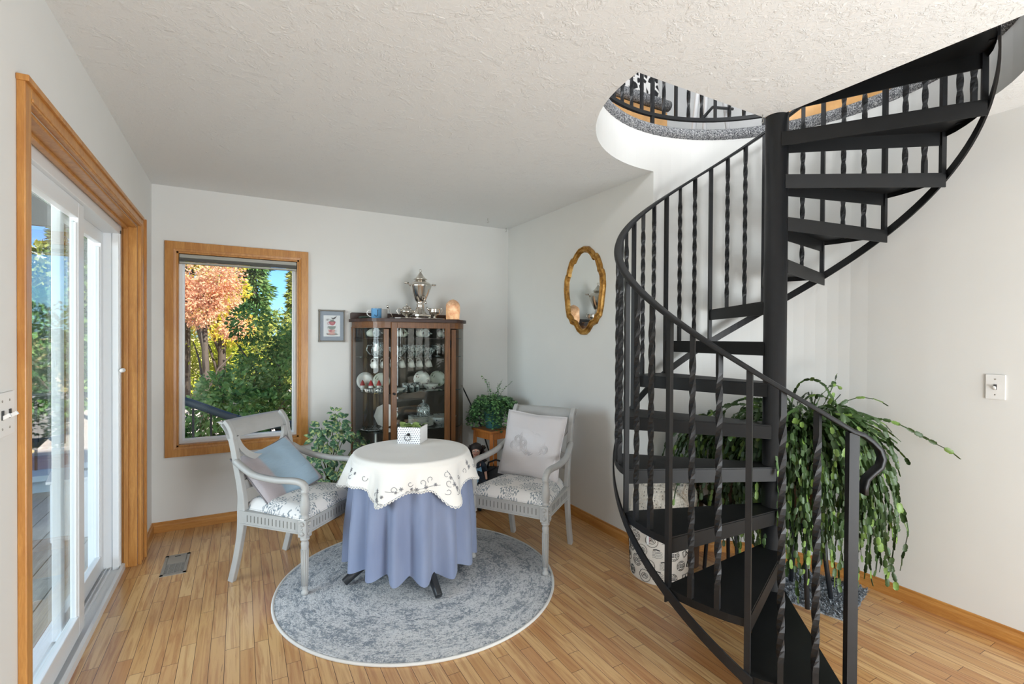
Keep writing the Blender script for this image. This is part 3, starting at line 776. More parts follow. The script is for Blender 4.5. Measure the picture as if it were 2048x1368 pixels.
# ------------------------------------------------------------------ armchairs
def f_damask(name,base,ink):
    m=NT(name); v=m.coord()
    def cell(off):
        vv=m.new('ShaderNodeVectorMath',{0:v,1:off},operation='ADD').outputs[0]
        sp=m.new('ShaderNodeSeparateXYZ',{0:vv})
        fx=m.math('SUBTRACT',m.math('FRACT',m.math('MULTIPLY',sp.outputs[0],1/.20)),.5); fy=m.math('SUBTRACT',m.math('FRACT',m.math('MULTIPLY',sp.outputs[1],1/.24)),.5)
        dx=m.math('MULTIPLY',fx,.20); dy=m.math('MULTIPLY',fy,.24)
        th=m.math('ARCTAN2',dy,m.math('ABSOLUTE',dx))
        rr=m.math('SQRT',m.math('ADD',m.math('MULTIPLY',dx,dx),m.math('MULTIPLY',m.math('MULTIPLY',dy,dy),.7)))
        edge=m.math('ADD',.066,m.math('MULTIPLY',m.math('SINE',m.math('MULTIPLY',th,9)),.009))
        inside=m.ramp(m.math('SUBTRACT',edge,rr),[(.0,(0,0,0,1)),(.004,(1,1,1,1))])
        veins=m.math('SINE',m.math('ADD',m.math('MULTIPLY',th,12),m.math('MULTIPLY',m.math('SINE',m.math('MULTIPLY',rr,330)),1.5)))
        return m.math('MULTIPLY',inside,m.ramp(veins,[(0,(0,0,0,1)),(.4,(1,1,1,1))]))
    a=m.math('MAXIMUM',cell((0,0,0)),cell((.10,.12,0)))
    n=m.noise(v,90,3,.6); k=m.math('MULTIPLY',a,m.ramp(n,[(.36,(.3,.3,.3,1)),(.5,(1,1,1,1))]))
    c=m.mix(m.math('MULTIPLY',k,.95),C(base),C(ink)); m.bsdf(c,.75,0,m.bump(m.noise(v,600,2,.5),.15,.001)); return m.mat
M['damask']=f_damask('damask_seat_fabric','#dddbd9','#74818a')
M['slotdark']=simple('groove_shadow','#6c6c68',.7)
def sweep_rect(mb,pts,ws,hs,up):
    n=len(pts)
    mb.tube(pts,1,prof=[(-.5,-.5),(.5,-.5),(.5,.5),(-.5,.5)],up=up,smooth=False) if False else None
def bar(mb,pts,w,h,side,smooth=False,round_=0):
    """rectangular section bar; side = fixed sideways axis, w along side, h across"""
    P=[Vector(p) for p in pts]; S=Vector(side).normalized(); n=len(P); vs=[];fs=[]
    if not isinstance(w,(list,tuple)): w=[w]*n
    if not isinstance(h,(list,tuple)): h=[h]*n
    prof=[(-.5,-.5),(.5,-.5),(.5,.5),(-.5,.5)] if not round_ else [(-.5,-.22),(-.34,-.5),(.34,-.5),(.5,-.22),(.5,.22),(.34,.5),(-.34,.5),(-.5,.22)]
    m=len(prof)
    for i in range(n):
        t=(P[min(i+1,n-1)]-P[max(i-1,0)]).normalized(); u=t.cross(S).normalized()
        for a,b in prof: vs.append(P[i]+S*(a*w[i])+u*(b*h[i]))
    for i in range(n-1):
        for j in range(m): fs.append((i*m+j,i*m+(j+1)%m,(i+1)*m+(j+1)%m,(i+1)*m+j))
    fs+=[tuple(range(m))[::-1],tuple((n-1)*m+j for j in range(m))]
    mb.add(vs,fs,smooth)
def spline(pts,n=8):
    P=[Vector(p) for p in pts]; out=[]
    for i in range(len(P)-1):
        p0=P[max(i-1,0)];p1=P[i];p2=P[i+1];p3=P[min(i+2,len(P)-1)]
        for k in range(n):
            t=k/n; out.append(.5*((2*p1)+(-p0+p2)*t+(2*p0-5*p1+4*p2-p3)*t*t+(-p0+3*p1-3*p2+p3)*t**3))
    out.append(P[-1]); return out
def make_chair(loc,rz,label):
    r=thing('armchair',label,'chair',loc,rz,None); cp=M['chairpaint']
    hwF,hwB=.245,.215   # half widths at front and back
    yF,yB=.232,-.205
    # sabre back posts with scrolled tops (legs + posts in one)
    for s in (-1,1):
        mb=MB(); pts=spline([(s*hwB,-.272,.0),(s*hwB,-.235,.14),(s*hwB,-.205,.30),(s*hwB,-.198,.42),(s*hwB,-.205,.52),(s*hwB,-.235,.66),(s*hwB,-.262,.78),(s*hwB,-.29,.855),(s*hwB,-.325,.895)],5)
        n=len(pts); hs=[.036+.016*(math.exp(-((p.z-.40)/.10)**2))+.010*(1 if p.z>.8 else 0) for p in pts]
        bar(mb,pts,.030,hs,(1,0,0)); 
        o=mb.build('leg' if False else 'back_post',cp,r,bevel=.004)
    # carved top rail rolling backwards
    mb=MB(); ns=10; sec=spline([(0,-.268,.808),(0,-.276,.83),(0,-.29,.862),(0,-.318,.893),(0,-.345,.90)],4)
    def tr(u,v):
        x=-hwB-.015+(2*hwB+.03)*u; p=sec[min(len(sec)-1,int(round(v*(len(sec)-1))))]
        return (x,p.y-.016*sin(pi*u)+.0,p.z)
    front=[tr(i/14,j/(len(sec)-1)) for i in range(15) for j in range(len(sec))]
    m=len(sec); back=[(a,b-.024,c-.004) for a,b,c in front]; L=len(front)
    fs=[]
    for i in range(14):
        for j in range(m-1):
            fs.append((i*m+j,(i+1)*m+j,(i+1)*m+j+1,i*m+j+1)); fs.append((L+i*m+j,L+i*m+j+1,L+(i+1)*m+j+1,L+(i+1)*m+j))
        fs.append((i*m,L+i*m,L+(i+1)*m,(i+1)*m)); fs.append((i*m+m-1,(i+1)*m+m-1,L+(i+1)*m+m-1,L+i*m+m-1))
    for i in (0,14):
        for j in range(m-1): fs.append((i*m+j,i*m+j+1,L+i*m+j+1,L+i*m+j))
    mb.add(front+back,fs,False); mb.build('top_rail',cp,r,bevel=.003)
    # swag arc, inverted arc and lower rail
    mb=MB(); R_=hwB-.022
    pts=[(R_*-cos(pi*i/18),-.268+.034*(sin(pi*i/18)),.815-.150*sin(pi*i/18)) for i in range(19)]
    n=len(pts); vs=[];fs=[]
    for i,p in enumerate(pts):
        t=(Vector(pts[min(i+1,n-1)])-Vector(pts[max(i-1,0)])).normalized(); u=t.cross(Vector((0,1,0))).normalized(); w_=.034
        for a,b in ((-.011,-.5),(.011,-.5),(.011,.5),(-.011,.5)): vs.append(Vector(p)+Vector((0,a,0))+u*(b*w_))
    for i in range(n-1):
        for j in range(4): fs.append((i*4+j,i*4+(j+1)%4,i*4+4+(j+1)%4,i*4+4+j))
    mb.add(vs,fs); mb.build('back_arc',cp,r,bevel=.002)
    mb=MB(); pts=[(R_*-cos(pi*i/18),-.222-.012*(sin(pi*i/18)),  .565+.070*sin(pi*i/18)) for i in range(19)]
    vs=[];fs=[]
    for i,p in enumerate(pts):
        t=(Vector(pts[min(i+1,n-1)])-Vector(pts[max(i-1,0)])).normalized(); u=t.cross(Vector((0,1,0))).normalized(); w_=.030
        for a,b in ((-.011,-.5),(.011,-.5),(.011,.5),(-.011,.5)): vs.append(Vector(p)+Vector((0,a,0))+u*(b*w_))
    for i in range(n-1):
        for j in range(4): fs.append((i*4+j,i*4+(j+1)%4,i*4+4+(j+1)%4,i*4+4+j))
    mb.add(vs,fs); mb.build('back_arc',cp,r,bevel=.002)
    mb=MB(); mb.box((0,-.212,.545),(2*hwB,.022,.055)); mb.build('lower_rail',cp,r,bevel=.003)
    # seat frame with fluted slots
    Q=[(-hwB,yB),(-hwF,yF),(hwF,yF),(hwB,yB)]
    z0,z1=.335,.405
    mb=MB(); sl=mb
    for i in range(4):
        a=Vector((*Q[i],0)); b=Vector((*Q[(i+1)%4],0)); d=(b-a); L=d.length; d.normalize(); nn=Vector((-d.y,d.x,0)); ang=atan2(d.y,d.x); c=(a+b)/2
        mb.box((c.x,c.y,(z0+z1)/2),(L,.026,z1-z0),(0,0,ang))
        mb.box((c.x,c.y,z1+.002),(L,.034,.008),(0,0,ang)); mb.box((c.x,c.y,z0+.002),(L,.032,.008),(0,0,ang))
        if i!=3:
            k=int((L-.11)/.024)
            for q in range(k+1):
                p=a+d*(.055+(L-.11)*q/k)
                for sg in (-1,1):
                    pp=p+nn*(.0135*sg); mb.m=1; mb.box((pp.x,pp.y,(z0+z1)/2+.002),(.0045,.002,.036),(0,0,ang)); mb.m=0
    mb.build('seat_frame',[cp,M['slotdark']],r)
    # cushion seat
    mb=MB()
    def cush(u,v):
        y=yB+.005+(yF+.004-yB)*v; hw=hwB-.02+(hwF+.018-hwB+.02)*v
        x=-hw+2*hw*u; e=min(u,1-u,v,1-v); edge=max(0,1-e/.12)
        z=.468+.012*sin(pi*u)*sin(pi*v)-.045*edge**2.5
        return (x,y+.0*edge,z)
    mb.grid(cush,33,33)
    def cush_side(u,v):
        t=u*4; i=int(t)%4; f=t-int(t)
        cs=[(0,0),(1,0),(1,1),(0,1)]; a=cs[i]; b=cs[(i+1)%4]; uu=a[0]+(b[0]-a[0])*f; vv=a[1]+(b[1]-a[1])*f
        p=Vector(cush(uu,vv)); return (p.x,p.y,p.z+(.405-p.z)*v)
    mb.grid(cush_side,128,4,True); mb.build('seat',M['damask'],r)
    mb=MB(); pts=[]
    for i in range(96):
        p=Vector(cush_side(i/96,0)); pts.append((p.x*1.008,p.y*1.004+.0,.4145))
    mb.tube(pts,.0042,6,True); mb.build('seat_piping',M['damask'],r)
    # front legs: block with carved rosette, turned fluted leg, arm post
    for s in (-1,1):
        cx,cy=s*hwF,yF
        mb=MB(); mb.lathe([(0,.0125),(.017,.0125),(.020,.02),(.019,.028),(.013,.036),(.0145,.045),(.018,.26),(.021,.285),(.017,.295),(.017,.30),(.024,.305),(.024,.315),(.018,.322),(0,.322)],20,(cx,cy,0))
        for q in range(10):
            a=2*pi*q/10; mb.tube([(cx+.0155*cos(a),cy+.0155*sin(a),.06),(cx+.0185*cos(a),cy+.0185*sin(a),.255)],.003,5)
        mb.build('leg',cp,r)
        mb=MB(); mb.box((cx,cy,.366),(.050,.050,.092))
        bl=mb.build('corner_block',cp,r,bevel=.003)
        mb=MB()
        for (nx,ny) in ((s,0),(0,1)):
            ux,uy=-ny,nx
            for (oz,sg) in ((.385,1),(.35,-1)):
                for k in range(5):
                    a=radians(90+(k-2)*30)*1; dx=cos(a)*.017; dz=sin(a)*.020*sg
                    mb.tube([(cx+nx*.025,cy+ny*.025,oz-sg*.006),(cx+nx*.030+ux*dx*.7,cy+ny*.030+uy*dx*.7,oz+dz*.7),(cx+nx*.026+ux*dx,cy+ny*.026+uy*dx,oz+dz)],[.002,.0042,.002],6)
            mb.sphere((cx+nx*.026,cy+ny*.026,.3665),(.006,.006,.005),8,6)
        mb.build('carving',cp,bl)
        mb=MB(); mb.lathe([(0,.410),(.020,.410),(.021,.425),(.016,.432),(.022,.442),(.025,.47),(.024,.50),(.018,.53),(.016,.55),(.021,.556),(.021,.564),(.016,.570),(.016,.60),(0,.60)],20,(cx,cy,0)); mb.build('arm_post',cp,r)
        mb=MB(); xs=s
        pts=spline([(xs*(hwB+.012),-.235,.685),(xs*(hwB+.022),-.17,.652),(xs*(hwB+.036),-.08,.622),(xs*(hwF+.012),.06,.610),(xs*(hwF+.008),.165,.612),(xs*(hwF+.004),.215,.603),(xs*hwF,.234,.578),(xs*hwF,.234,.56)],6)
        bar(mb,pts,.036,.030,(1,0,0),True,1); mb.build('armrest',cp,r)
    return r
def chair_frame(back_l,back_r,front_r,front_l):
    pass
# left chair: back legs (-.005,3.112) & (.284,3.47); front leg (.344,2.772)
chL=make_chair((.305,3.135,0),radians(-90-44),'grey painted armchair with floral seat standing in front of the tall window')
chR=make_chair((1.60,2.70,0),radians(90+34),'grey painted armchair with floral seat near the right wall, light grey pillow on it')
# rugs raise one front leg slightly: keep both chairs level on rug thickness
# ------------------------------------------------------------------ pillows
def pillow(name,label,loc,rot,size,thick,mat,extra=None,pipe=None,fold=0.0):
    r=thing(name,label,'pillow',loc); r.rotation_euler=rot
    def pf(sg):
        def f(u,v):
            a,b=2*u-1,2*v-1; k=(1-a**2)**.5*(1-b**2)**.5 if abs(a)<1 and abs(b)<1 else 0
            sx=size*(1-.07*(1-abs(b))*abs(a)**3); sy=size*(1-.07*(1-abs(a))*abs(b)**3)
            w=mnoise.noise(Vector((u*4+sg,v*4,size*9)))*.010*min(1,k*2)
            th=thick*(max(0,k)**.62)
            return (a*size/2*(1-.10*(1-b*b)*0-.06*(1-abs(b))*abs(a)), b*size/2*(1-.06*(1-abs(a))*abs(b)), sg*(th+w)+fold*(a*a-.5))
        return f
    mb=MB(); mb.grid(pf(1),33,33); mb.grid(pf(-1),33,33); mb.build('pillow_cover',mat,r)
    if pipe:
        f=pf(1); pts=[]
        for e in range(4):
            for i in range(24):
                t=i/24; u,v=[(t,0),(1,t),(1-t,1),(0,1-t)][e]; p=f(u,v); pts.append((p[0],p[1],fold*((2*u-1)**2-.5)))
        mb=MB(); mb.tube(pts,.0045,6,True); mb.build('piping',pipe,r)
    return r
def f_pillowblue():
    m=NT('pillow_grey_blue'); v=m.coord(); sp=m.new('ShaderNodeSeparateXYZ',{0:v}); n=m.noise(m.coord(scale=(1,5,1)),9,3,.6,.6)
    x=sp.outputs[0]
    k=m.ramp(m.math('ADD',x,.5),[(.43,(0,0,0,1)),(.445,(1,1,1,1))]); k2=m.ramp(m.math('ADD',x,.5),[(.655,(1,1,1,1)),(.665,(0,0,0,1))])
    kk=m.math('MULTIPLY',k,k2); c=m.mix(kk,C('#a49c9f'),C('#8aa0b0'))
    m.bsdf(c,.7,0,m.bump(n,.5,.006),**{'Sheen Weight':.3}); return m.mat
M['pilblue']=f_pillowblue(); M['pipegrey']=simple('grey_piping','#6f6a6d',.7)
pl1=pillow('throw_pillow','grey and dusty blue pillow leaning in the corner of the armchair by the window',(.195,3.225,.585),(0,0,0),.37,.058,M['pilblue'],pipe=M['pipegrey'],fold=.03)
def f_pilgrey():
    m=NT('pillow_light_grey'); n=m.noise(m.coord(scale=(1,1.6,1)),5,4,.6,.7); m.bsdf(C('#c5c1c2'),.45,0,m.bump(n,.5,.008),**{'Sheen Weight':.4}); return m.mat
M['pilgrey']=f_pilgrey()
pl2=pillow('throw_pillow','light silver-grey square pillow with stitched shell, upright on the right-hand armchair',(1.70,2.775,.665),(0,0,0),.43,.055,M['pilgrey'],pipe=M['pilgrey'])
mb=MB()
for ring,(n,R0) in enumerate(((7,.115),(5,.075))):
    for i in range(n):
        a=radians(18+144*i/(n-1)); cx,cy=R0*cos(a),R0*sin(a)*1-.05-.0; 
        for q in (0.0,.35,.7):
            mb.tube([(cx+ (.026-q*.02)*cos(t)*1.0,cy+(.026-q*.02)*sin(t),.052-.16*(cx*cx+cy*cy)+.0012) for t in [2*pi*k/14 for k in range(14)]],.0019,5,True)
for i in range(9):
    a=radians(25+130*i/8); mb.tube([(.01*cos(a),-.07+.01*sin(a),.054),(.055*cos(a),-.07+.07*sin(a),.0515),(.10*cos(a),-.07+.11*sin(a),.046)],.003,5)
mb.build('shell_stitching',M['pilgrey'],pl2)
# orient pillows: local z faces forward of each chair
def orient(o,fwd,tilt,spin):
    f=Vector(fwd).normalized(); 
    z=(f*cos(tilt)+Vector((0,0,1))*sin(tilt)).normalized(); x=Vector((0,0,1)).cross(z).normalized(); y=z.cross(x)
    R=Matrix((x,y,z)).transposed().to_4x4()@Matrix.Rotation(spin,4,'Z')
    o.rotation_euler=R.to_euler()
orient(pl1,(cos(radians(-70)),sin(radians(-70)),0),radians(48),radians(17))
orient(pl2,(cos(radians(-146)),sin(radians(-146)),0),radians(16),radians(-3))
# ------------------------------------------------------------------ curved glass china cabinet
CX=1.275; CB,CF=4.185,3.80; FW=.293   # front flat half width
BWd=.47
CT=1.505
def outline(off=0.0,n=10):
    """from back left round the front to back right (counter-clockwise seen from above is reversed)"""
    L=[]
    for i in range(n+1):
        t=i/n*pi/2; L.append((-(FW+off*.3)-(BWd-FW+off*.7)*cos(t), (CB-CF)-( (CB-CF)+off)*sin(t)))
    R=[(-x,y) for x,y in L[::-1]]
    return L+R
cab=thing('china_cabinet','antique oak china cabinet with curved glass sides and a glazed front door','cabinet',(CX,CF,0))
def slab(name,off,z0,z1,mat,parent=cab,bevel=.003):
    mb=MB(); mb.prism(outline(off),z0,z1); return mb.build(name,mat,parent,bevel=bevel)
slab('cabinet_top',.022,CT,CT+.024,M['cabdark'],bevel=.006); slab('top_frieze',-.001,CT-.05,CT,M['cabwoodX']); slab('cabinet_bottom',.004,.13,.20,M['cabwoodX'])
mb=MB(); mb.box((0,CB-CF-.006,(CT+.2)/2),(2*BWd-.01,.012,CT-.2)); mb.build('back_panel',simple('cabinet_back','#4b423a',.6,nscale=12,namp=.2),cab)
mb=MB(); mb.prism([(-BWd-.01,0),(BWd+.01,0),(BWd+.01,.05),(BWd,.058),(-BWd,.058),(-BWd-.01,.05)],0,.014); o=mb.build('gallery_rail',M['cabdark'],cab); o.rotation_euler=(pi/2,0,0); o.location=(0,CB-CF+.005,CT+.022)
for x in (-BWd+.012,BWd-.012):
    mb=MB(); mb.box((x,CB-CF-.02,(CT+.2)/2-.02),(.032,.035,CT-.24)); mb.build('back_post',M['cabwood'],cab,bevel=.002)
for s in (-1,1):
    mb=MB(); mb.box((s*(FW-.012),.012,(CT-.058+.2)/2),(.040,.03,CT-.058-.2)); mb.build('front_post',M['cabwood'],cab,bevel=.002)
# legs
for (x,y) in ((-FW,.03),(FW,.03),(-BWd+.03,.34),(BWd-.03,.34)):
    mb=MB(); mb.tube([(x,y,.14),(x*1.03,y-.012,.07),(x*1.01,y-.002,.02),(x*1.02,y-.012,0)],[.028,.024,.016,.022],10); mb.build('leg',M['cabwood'],cab)
# curved glass and thin rails
def cglass(s):
    n=14; L=[(s*(FW+(BWd-FW)*sin(i/n*pi/2)),(CB-CF)*(1-cos(i/n*pi/2))) for i in range(n+1)]
    mb=MB(); vs=[(x,y,z) for x,y in L for z in (.2,CT-.05)]; mb.add(vs,[(2*i,2*i+2,2*i+3,2*i+1) for i in range(n)],True); mb.build('curved_glass',M['cabglass'],cab)
cglass(-1); cglass(1)
# door
dr=bpy.data.objects.new('door',None); COL.objects.link(dr); dr.parent=cab
DW=.245; dz0,dz1=.205,CT-.005
mb=MB(); 
for (c,d) in (((-DW+.022,-.006,(dz0+dz1)/2),(.044,.022,dz1-dz0)),((DW-.022,-.006,(dz0+dz1)/2),(.044,.022,dz1-dz0)),((0,-.006,dz1-.0225),(2*DW-.088,.022,.045)),((0,-.006,dz0+.022),(2*DW-.088,.022,.044))): mb.box(c,d)
mb.build('door_frame',M['cabwood'],dr,bevel=.002)
mb=MB(); mb.box((0,-.002,(dz0+dz1)/2),(2*DW-.08,.003,dz1-dz0-.07)); mb.build('door_glass',M['cabglass'],dr)
mb=MB(); mb.T=Matrix.Translation((-DW+.02,-.017,.94))@Matrix.Rotation(pi/2,4,'X'); mb.lathe([(0,0),(.009,0),(.006,.004),(.005,.012),(.010,.018),(.008,.024),(0,.026)],12); mb.build('knob',M['blackmetal'],dr)
for z in (1.33,.4):
    mb=MB(); mb.tube([(DW+.001,-.018,z-.03),(DW+.001,-.018,z+.03)],.004,8); mb.build('hinge',M['blackmetal'],dr)
SHZ=[1.225,.945,.635]   # glass shelves
M['shelfglass']=glassy('shelf_glass','#d5e2dc',1.5,2.2)
for z in [1.375]+SHZ:
    mb=MB(); mb.prism([(x*.975,min(CB-CF-.014,y*.97+.014)) for x,y in outline(-.004)],z-.006,z); 
    mb.build('shelf',M['shelfglass'] if z!=1.375 else M['cabdark'],cab)
# ---- contents; positions are given inside the cabinet frame
def IN(x,y,z): return (CX+x,CF+y,z)
def cupmesh(mat,r=.036,h=.05):
    mb=MB(); mb.lathe([(0,0),(r*.5,0),(r*.52,.004),(r*.62,.006),(r*.88,h*.45),(r,h),(r*.97,h),(r*.84,h*.45),(r*.55,.009),(0,.009)],22)
    return mb
def cup(label,loc,rot,mat,group,r=.036,h=.05,name='teacup'):
    t=thing(name,label,'teacup',loc,0,group); t.rotation_euler=rot
    cupmesh(mat,r,h).build('bowl',mat,t)
    mb=MB(); mb.tube([(r*.86,0,h*.78),(r*1.25,0,h*.86),(r*1.5,0,h*.62),(r*1.3,0,h*.34),(r*.75,0,h*.22)],.0028,6); mb.build('handle',mat,t)
    return t
rows=[(-.385,'chinagreen','green-flecked'),(-.285,'chinablue','blue-flecked'),(-.165,'chinafloral','floral'),(-.085,'chinagreen','green-rimmed'),(.0,'chinafloral','rose-patterned'),(.10,'chinablue','dark-sprigged'),(.185,'chinafloral','pink-sprigged')]
for i,(x,mt,w) in enumerate(rows):
    cup('%s teacup tipped on its side on the top cabinet shelf, %s from the left'%(w,ORD[i]),IN(x,.19 if abs(x)>.25 else .12,1.375+.033),(radians(78),radians(0),radians((58,-50,62,-64,55,-48,60)[i])),M[mt],'teacups tipped over on the top cabinet shelf',.036,.055)
hx=Vector((-.30,.05,.95)).normalized(); hz=(Vector((.90,-.30,.28))-hx*Vector((.90,-.30,.28)).dot(hx)).normalized(); hy=hz.cross(hx)
HM=Matrix((hx,hy,hz)).transposed(); HR=tuple(HM.to_euler())
def HC(x):
    p=Vector(IN(x,.15,1.207))-HM@Vector((.034*1.45,0,.052*.62)); return tuple(p)
for i,x in enumerate((-.35,-.275,-.195,-.125,-.045,.025,.105)):
    cup('white teacup hanging by its handle below the crystal, %s from the left'%ORD[i],HC(x),HR,M['china'],'white teacups hanging in the middle of the cabinet',.034,.052)
    mb=MB(); mb.tube([(0,0,0),(0,0,-.016),(.006,0,-.024),(.012,0,-.016)],.0016,5); o=mb.build('cup_hook',M['chrome'],loc=IN(x,.15,1.219)); tag(o,'small metal cup hook under the crystal shelf, %s from the left'%ORD[i],'hook','cup hooks under the crystal shelf')
def lathe_item(name,label,cat,prof,loc,mat,group=None,seg=24,rot=(0,0,0),parts=None):
    mb=MB(); mb.lathe(prof,seg); o=mb.build(name,mat,loc=loc); o.rotation_euler=rot; return tag(o,label,cat,group)
bowl=[(0,0),(.03,0),(.032,.005),(.03,.008),(.055,.035),(.072,.075),(.069,.075),(.052,.036),(.026,.012),(0,.011)]
def crystal_bowl(label,loc,s=1.0):
    mb=MB(); seg=32; prof=[(r*s,z*s) for r,z in bowl]
    vs=[];fs=[];n=len(prof)
    for j in range(seg):
        a=2*pi*j/seg; k=1+.06*(1 if j%2 else -1)
        for r_,z in prof: vs.append((r_*k*cos(a),r_*k*sin(a),z*(1+.03*(1 if j%2 else -1))))
    for j in range(seg):
        for i in range(n-1): fs.append((j*n+i,((j+1)%seg)*n+i,((j+1)%seg)*n+i+1,j*n+i+1))
    mb.add(vs,fs,False); o=mb.build('crystal_bowl',M['crystal'],loc=loc); return tag(o,label,'bowl','cut crystal pieces on the second cabinet shelf')
crystal_bowl('cut crystal bowl on the crystal shelf, just right of the door edge',IN(-.155,.13,1.225),1.05)
crystal_bowl('large cut crystal bowl in the middle of the crystal shelf',IN(-.01,.15,1.225),1.25)
crystal_bowl('cut crystal bowl beside the stemmed glass on the crystal shelf',IN(.115,.17,1.225),.95)
crystal_bowl('cut crystal bowl seen through the right curved glass',IN(.33,.24,1.225),.9)
lathe_item('stemmed_glass','stemmed crystal compote at the right of the crystal shelf','glass',[(0,0),(.03,0),(.006,.006),(.005,.05),(.02,.06),(.05,.085),(.052,.095),(.048,.093),(.015,.066),(0,.064)],IN(.175,.10,1.225),M['crystal'])
t=thing('crystal_pitcher','crystal pitcher with a big looped handle behind the left curved glass','pitcher',IN(-.30,.17,1.225))
mb=MB(); mb.lathe([(0,0),(.04,0),(.055,.02),(.06,.06),(.045,.10),(.05,.115),(.047,.115),(.042,.10),(.055,.06),(.05,.022),(0,.006)],24); mb.build('body',M['crystal'],t)
mb=MB(); mb.tube([(-.05,0,.095),(-.085,0,.09),(-.095,0,.055),(-.07,0,.02),(-.055,0,.02)],.005,8); mb.build('handle',M['crystal'],t)
plate=[(0,0),(.045,0),(.05,.004),(.078,.011),(.079,.013),(.05,.007),(0,.004)]
def plate_at(label,loc,rot,mat,s=1.0,group=None,octo=False):
    mb=MB(); mb.lathe([(r*s,z*s) for r,z in plate],8 if octo else 32,smooth=not octo); o=mb.build('plate',mat,loc=loc); o.rotation_euler=rot; return tag(o,label,'plate',group)
plate_at('pale plate standing upright behind the red ornaments, nearest the cabinet left side',IN(-.375,.30,.945+.075),(radians(80),0,0),M['china'],.93)
plate_at('green-toned plate standing upright behind the red ornaments beside the door post',IN(-.25,.28,.945+.07),(radians(80),0,0),M['chinagreen'],.9)
plate_at('floral plate standing upright behind the floral bowl on the third shelf',IN(.085,.24,.945+.075),(radians(78),0,0),M['chinafloral'],.95)
plate_at('floral plate standing upright at the right end of the third shelf',IN(.235,.26,.945+.075),(radians(78),0,radians(-8)),M['chinagreen'],.9)
lathe_item('floral_bowl','floral china bowl on the third cabinet shelf to the right','bowl',[(0,0),(.03,0),(.035,.006),(.06,.03),(.072,.05),(.069,.05),(.055,.03),(0,.01)],IN(.125,.13,.945),M['chinafloral'])
lathe_item('sauce_dish','small white wavy dish on the third cabinet shelf behind the door knob','dish',[(0,0),(.02,0),(.03,.008),(.05,.026),(.048,.028),(.028,.012),(0,.008)],IN(-.145,.10,.945),M['china'])
for i,(x,y) in enumerate(((-.085,.15),(-.035,.13),(.02,.16))):
    lathe_item('glass_tumbler','clear glass tumbler on the third cabinet shelf, %s of three from the left'%ORD[i],'glass',[(0,0),(.022,0),(.028,.06),(.026,.06),(.02,.006),(0,.006)],IN(x,y,.945),M['crystal'],'clear tumblers on the third cabinet shelf')
t=thing('glass_dish','oval pressed glass dish below the red ornaments behind the left curved glass','dish',IN(-.33,.11,.945)); t.scale=(1.45,.8,1)
mb=MB(); mb.lathe([(0,0),(.04,0),(.055,.008),(.062,.03),(.059,.03),(.05,.01),(0,.004)],40); mb.build('dish_bowl',M['crystal'],t)
mb=MB()
for i in range(24): a=2*pi*i/24; mb.tube([(.056*cos(a),.056*sin(a),.004),(.063*cos(a),.063*sin(a),.03)],.0025,5)
mb.build('ribs',M['china'],t)
M['red']=simple('bright_red','#b3262c',.5)
for i,(x,y) in enumerate(((-.405,.26),(-.35,.21),(-.29,.19),(-.235,.17))):
    t=thing('santa_ornament','small red and white holiday figure on the third cabinet shelf, %s from the left'%ORD[i],'ornament',IN(x,y,.945),0,'red and white figures in the cabinet')
    mb=MB(); mb.sphere((0,0,.028),(.02,.018,.028),12,8); mb.build('body',M['china'],t)
    mb=MB(); mb.lathe([(.021,.045),(.018,.056),(.010,.075),(.0,.092)],14); mb.build('red_cap',M['red'],t)
plate_at('white octagonal platter standing on the lower shelf behind the door post','' and None or IN(-.215,.27,.635+.095),(radians(79),0,0),M['china'],1.28,octo=True)
for i in range(8):
    plate_at('gold rimmed dinner plate in the stack under the cake stand, %s from the bottom'%ORD[i],IN(.055,.16,.635+.0105*i),(0,0,radians(20*i)),M['china'],1.35,'stack of dinner plates in the cabinet')
t=thing('cake_stand','glass domed cake stand on the stack of plates in the cabinet','cake stand',IN(.075,.16,.722))
mb=MB(); mb.lathe([(0,0),(.075,0),(.085,.006),(.085,.010),(0,.008)],32); mb.build('base',M['crystal'],t)
mb=MB(); mb.lathe([(.055,.01),(.057,.03),(.052,.085),(.03,.105),(.006,.11),(.006,.12),(.011,.128),(.006,.137),(0,.138)],32); mb.build('dome',M['crystal'],t)
lathe_item('tureen_bowl','large floral serving bowl on the lower shelf inside the right curved glass','bowl',[(0,0),(.045,0),(.05,.01),(.09,.04),(.125,.075),(.12,.078),(.085,.045),(0,.015)],IN(.24,.16,.635),M['chinablue'])
lathe_item('sauce_boat','small flowered dish stacked in the large serving bowl in the cabinet','dish',[(0,0),(.03,0),(.055,.03),(.06,.045),(.056,.045),(.03,.01),(0,.01)],IN(.24,.16,.652),M['chinafloral'])
lathe_item('glass_platter','clear round glass platter standing in the lower left of the cabinet','plate',[(0,0),(.06,0),(.10,.012),(.10,.016),(.06,.006),(0,.005)],IN(-.34,.17,.636),M['crystal'])
t=thing('silver_candlestick','tall white taper in a clear stick inside the lower left of the cabinet','candlestick',IN(-.33,.12,.2))
mb=MB(); mb.lathe([(0,0),(.05,0),(.045,.01),(.012,.03),(.01,.12),(.018,.14),(.014,.16),(0,.16)],16); mb.build('base',M['silver'],t)
mb=MB(); mb.lathe([(0,.15),(.011,.15),(.009,.41),(0,.415)],12); mb.build('candle',M['china'],t)
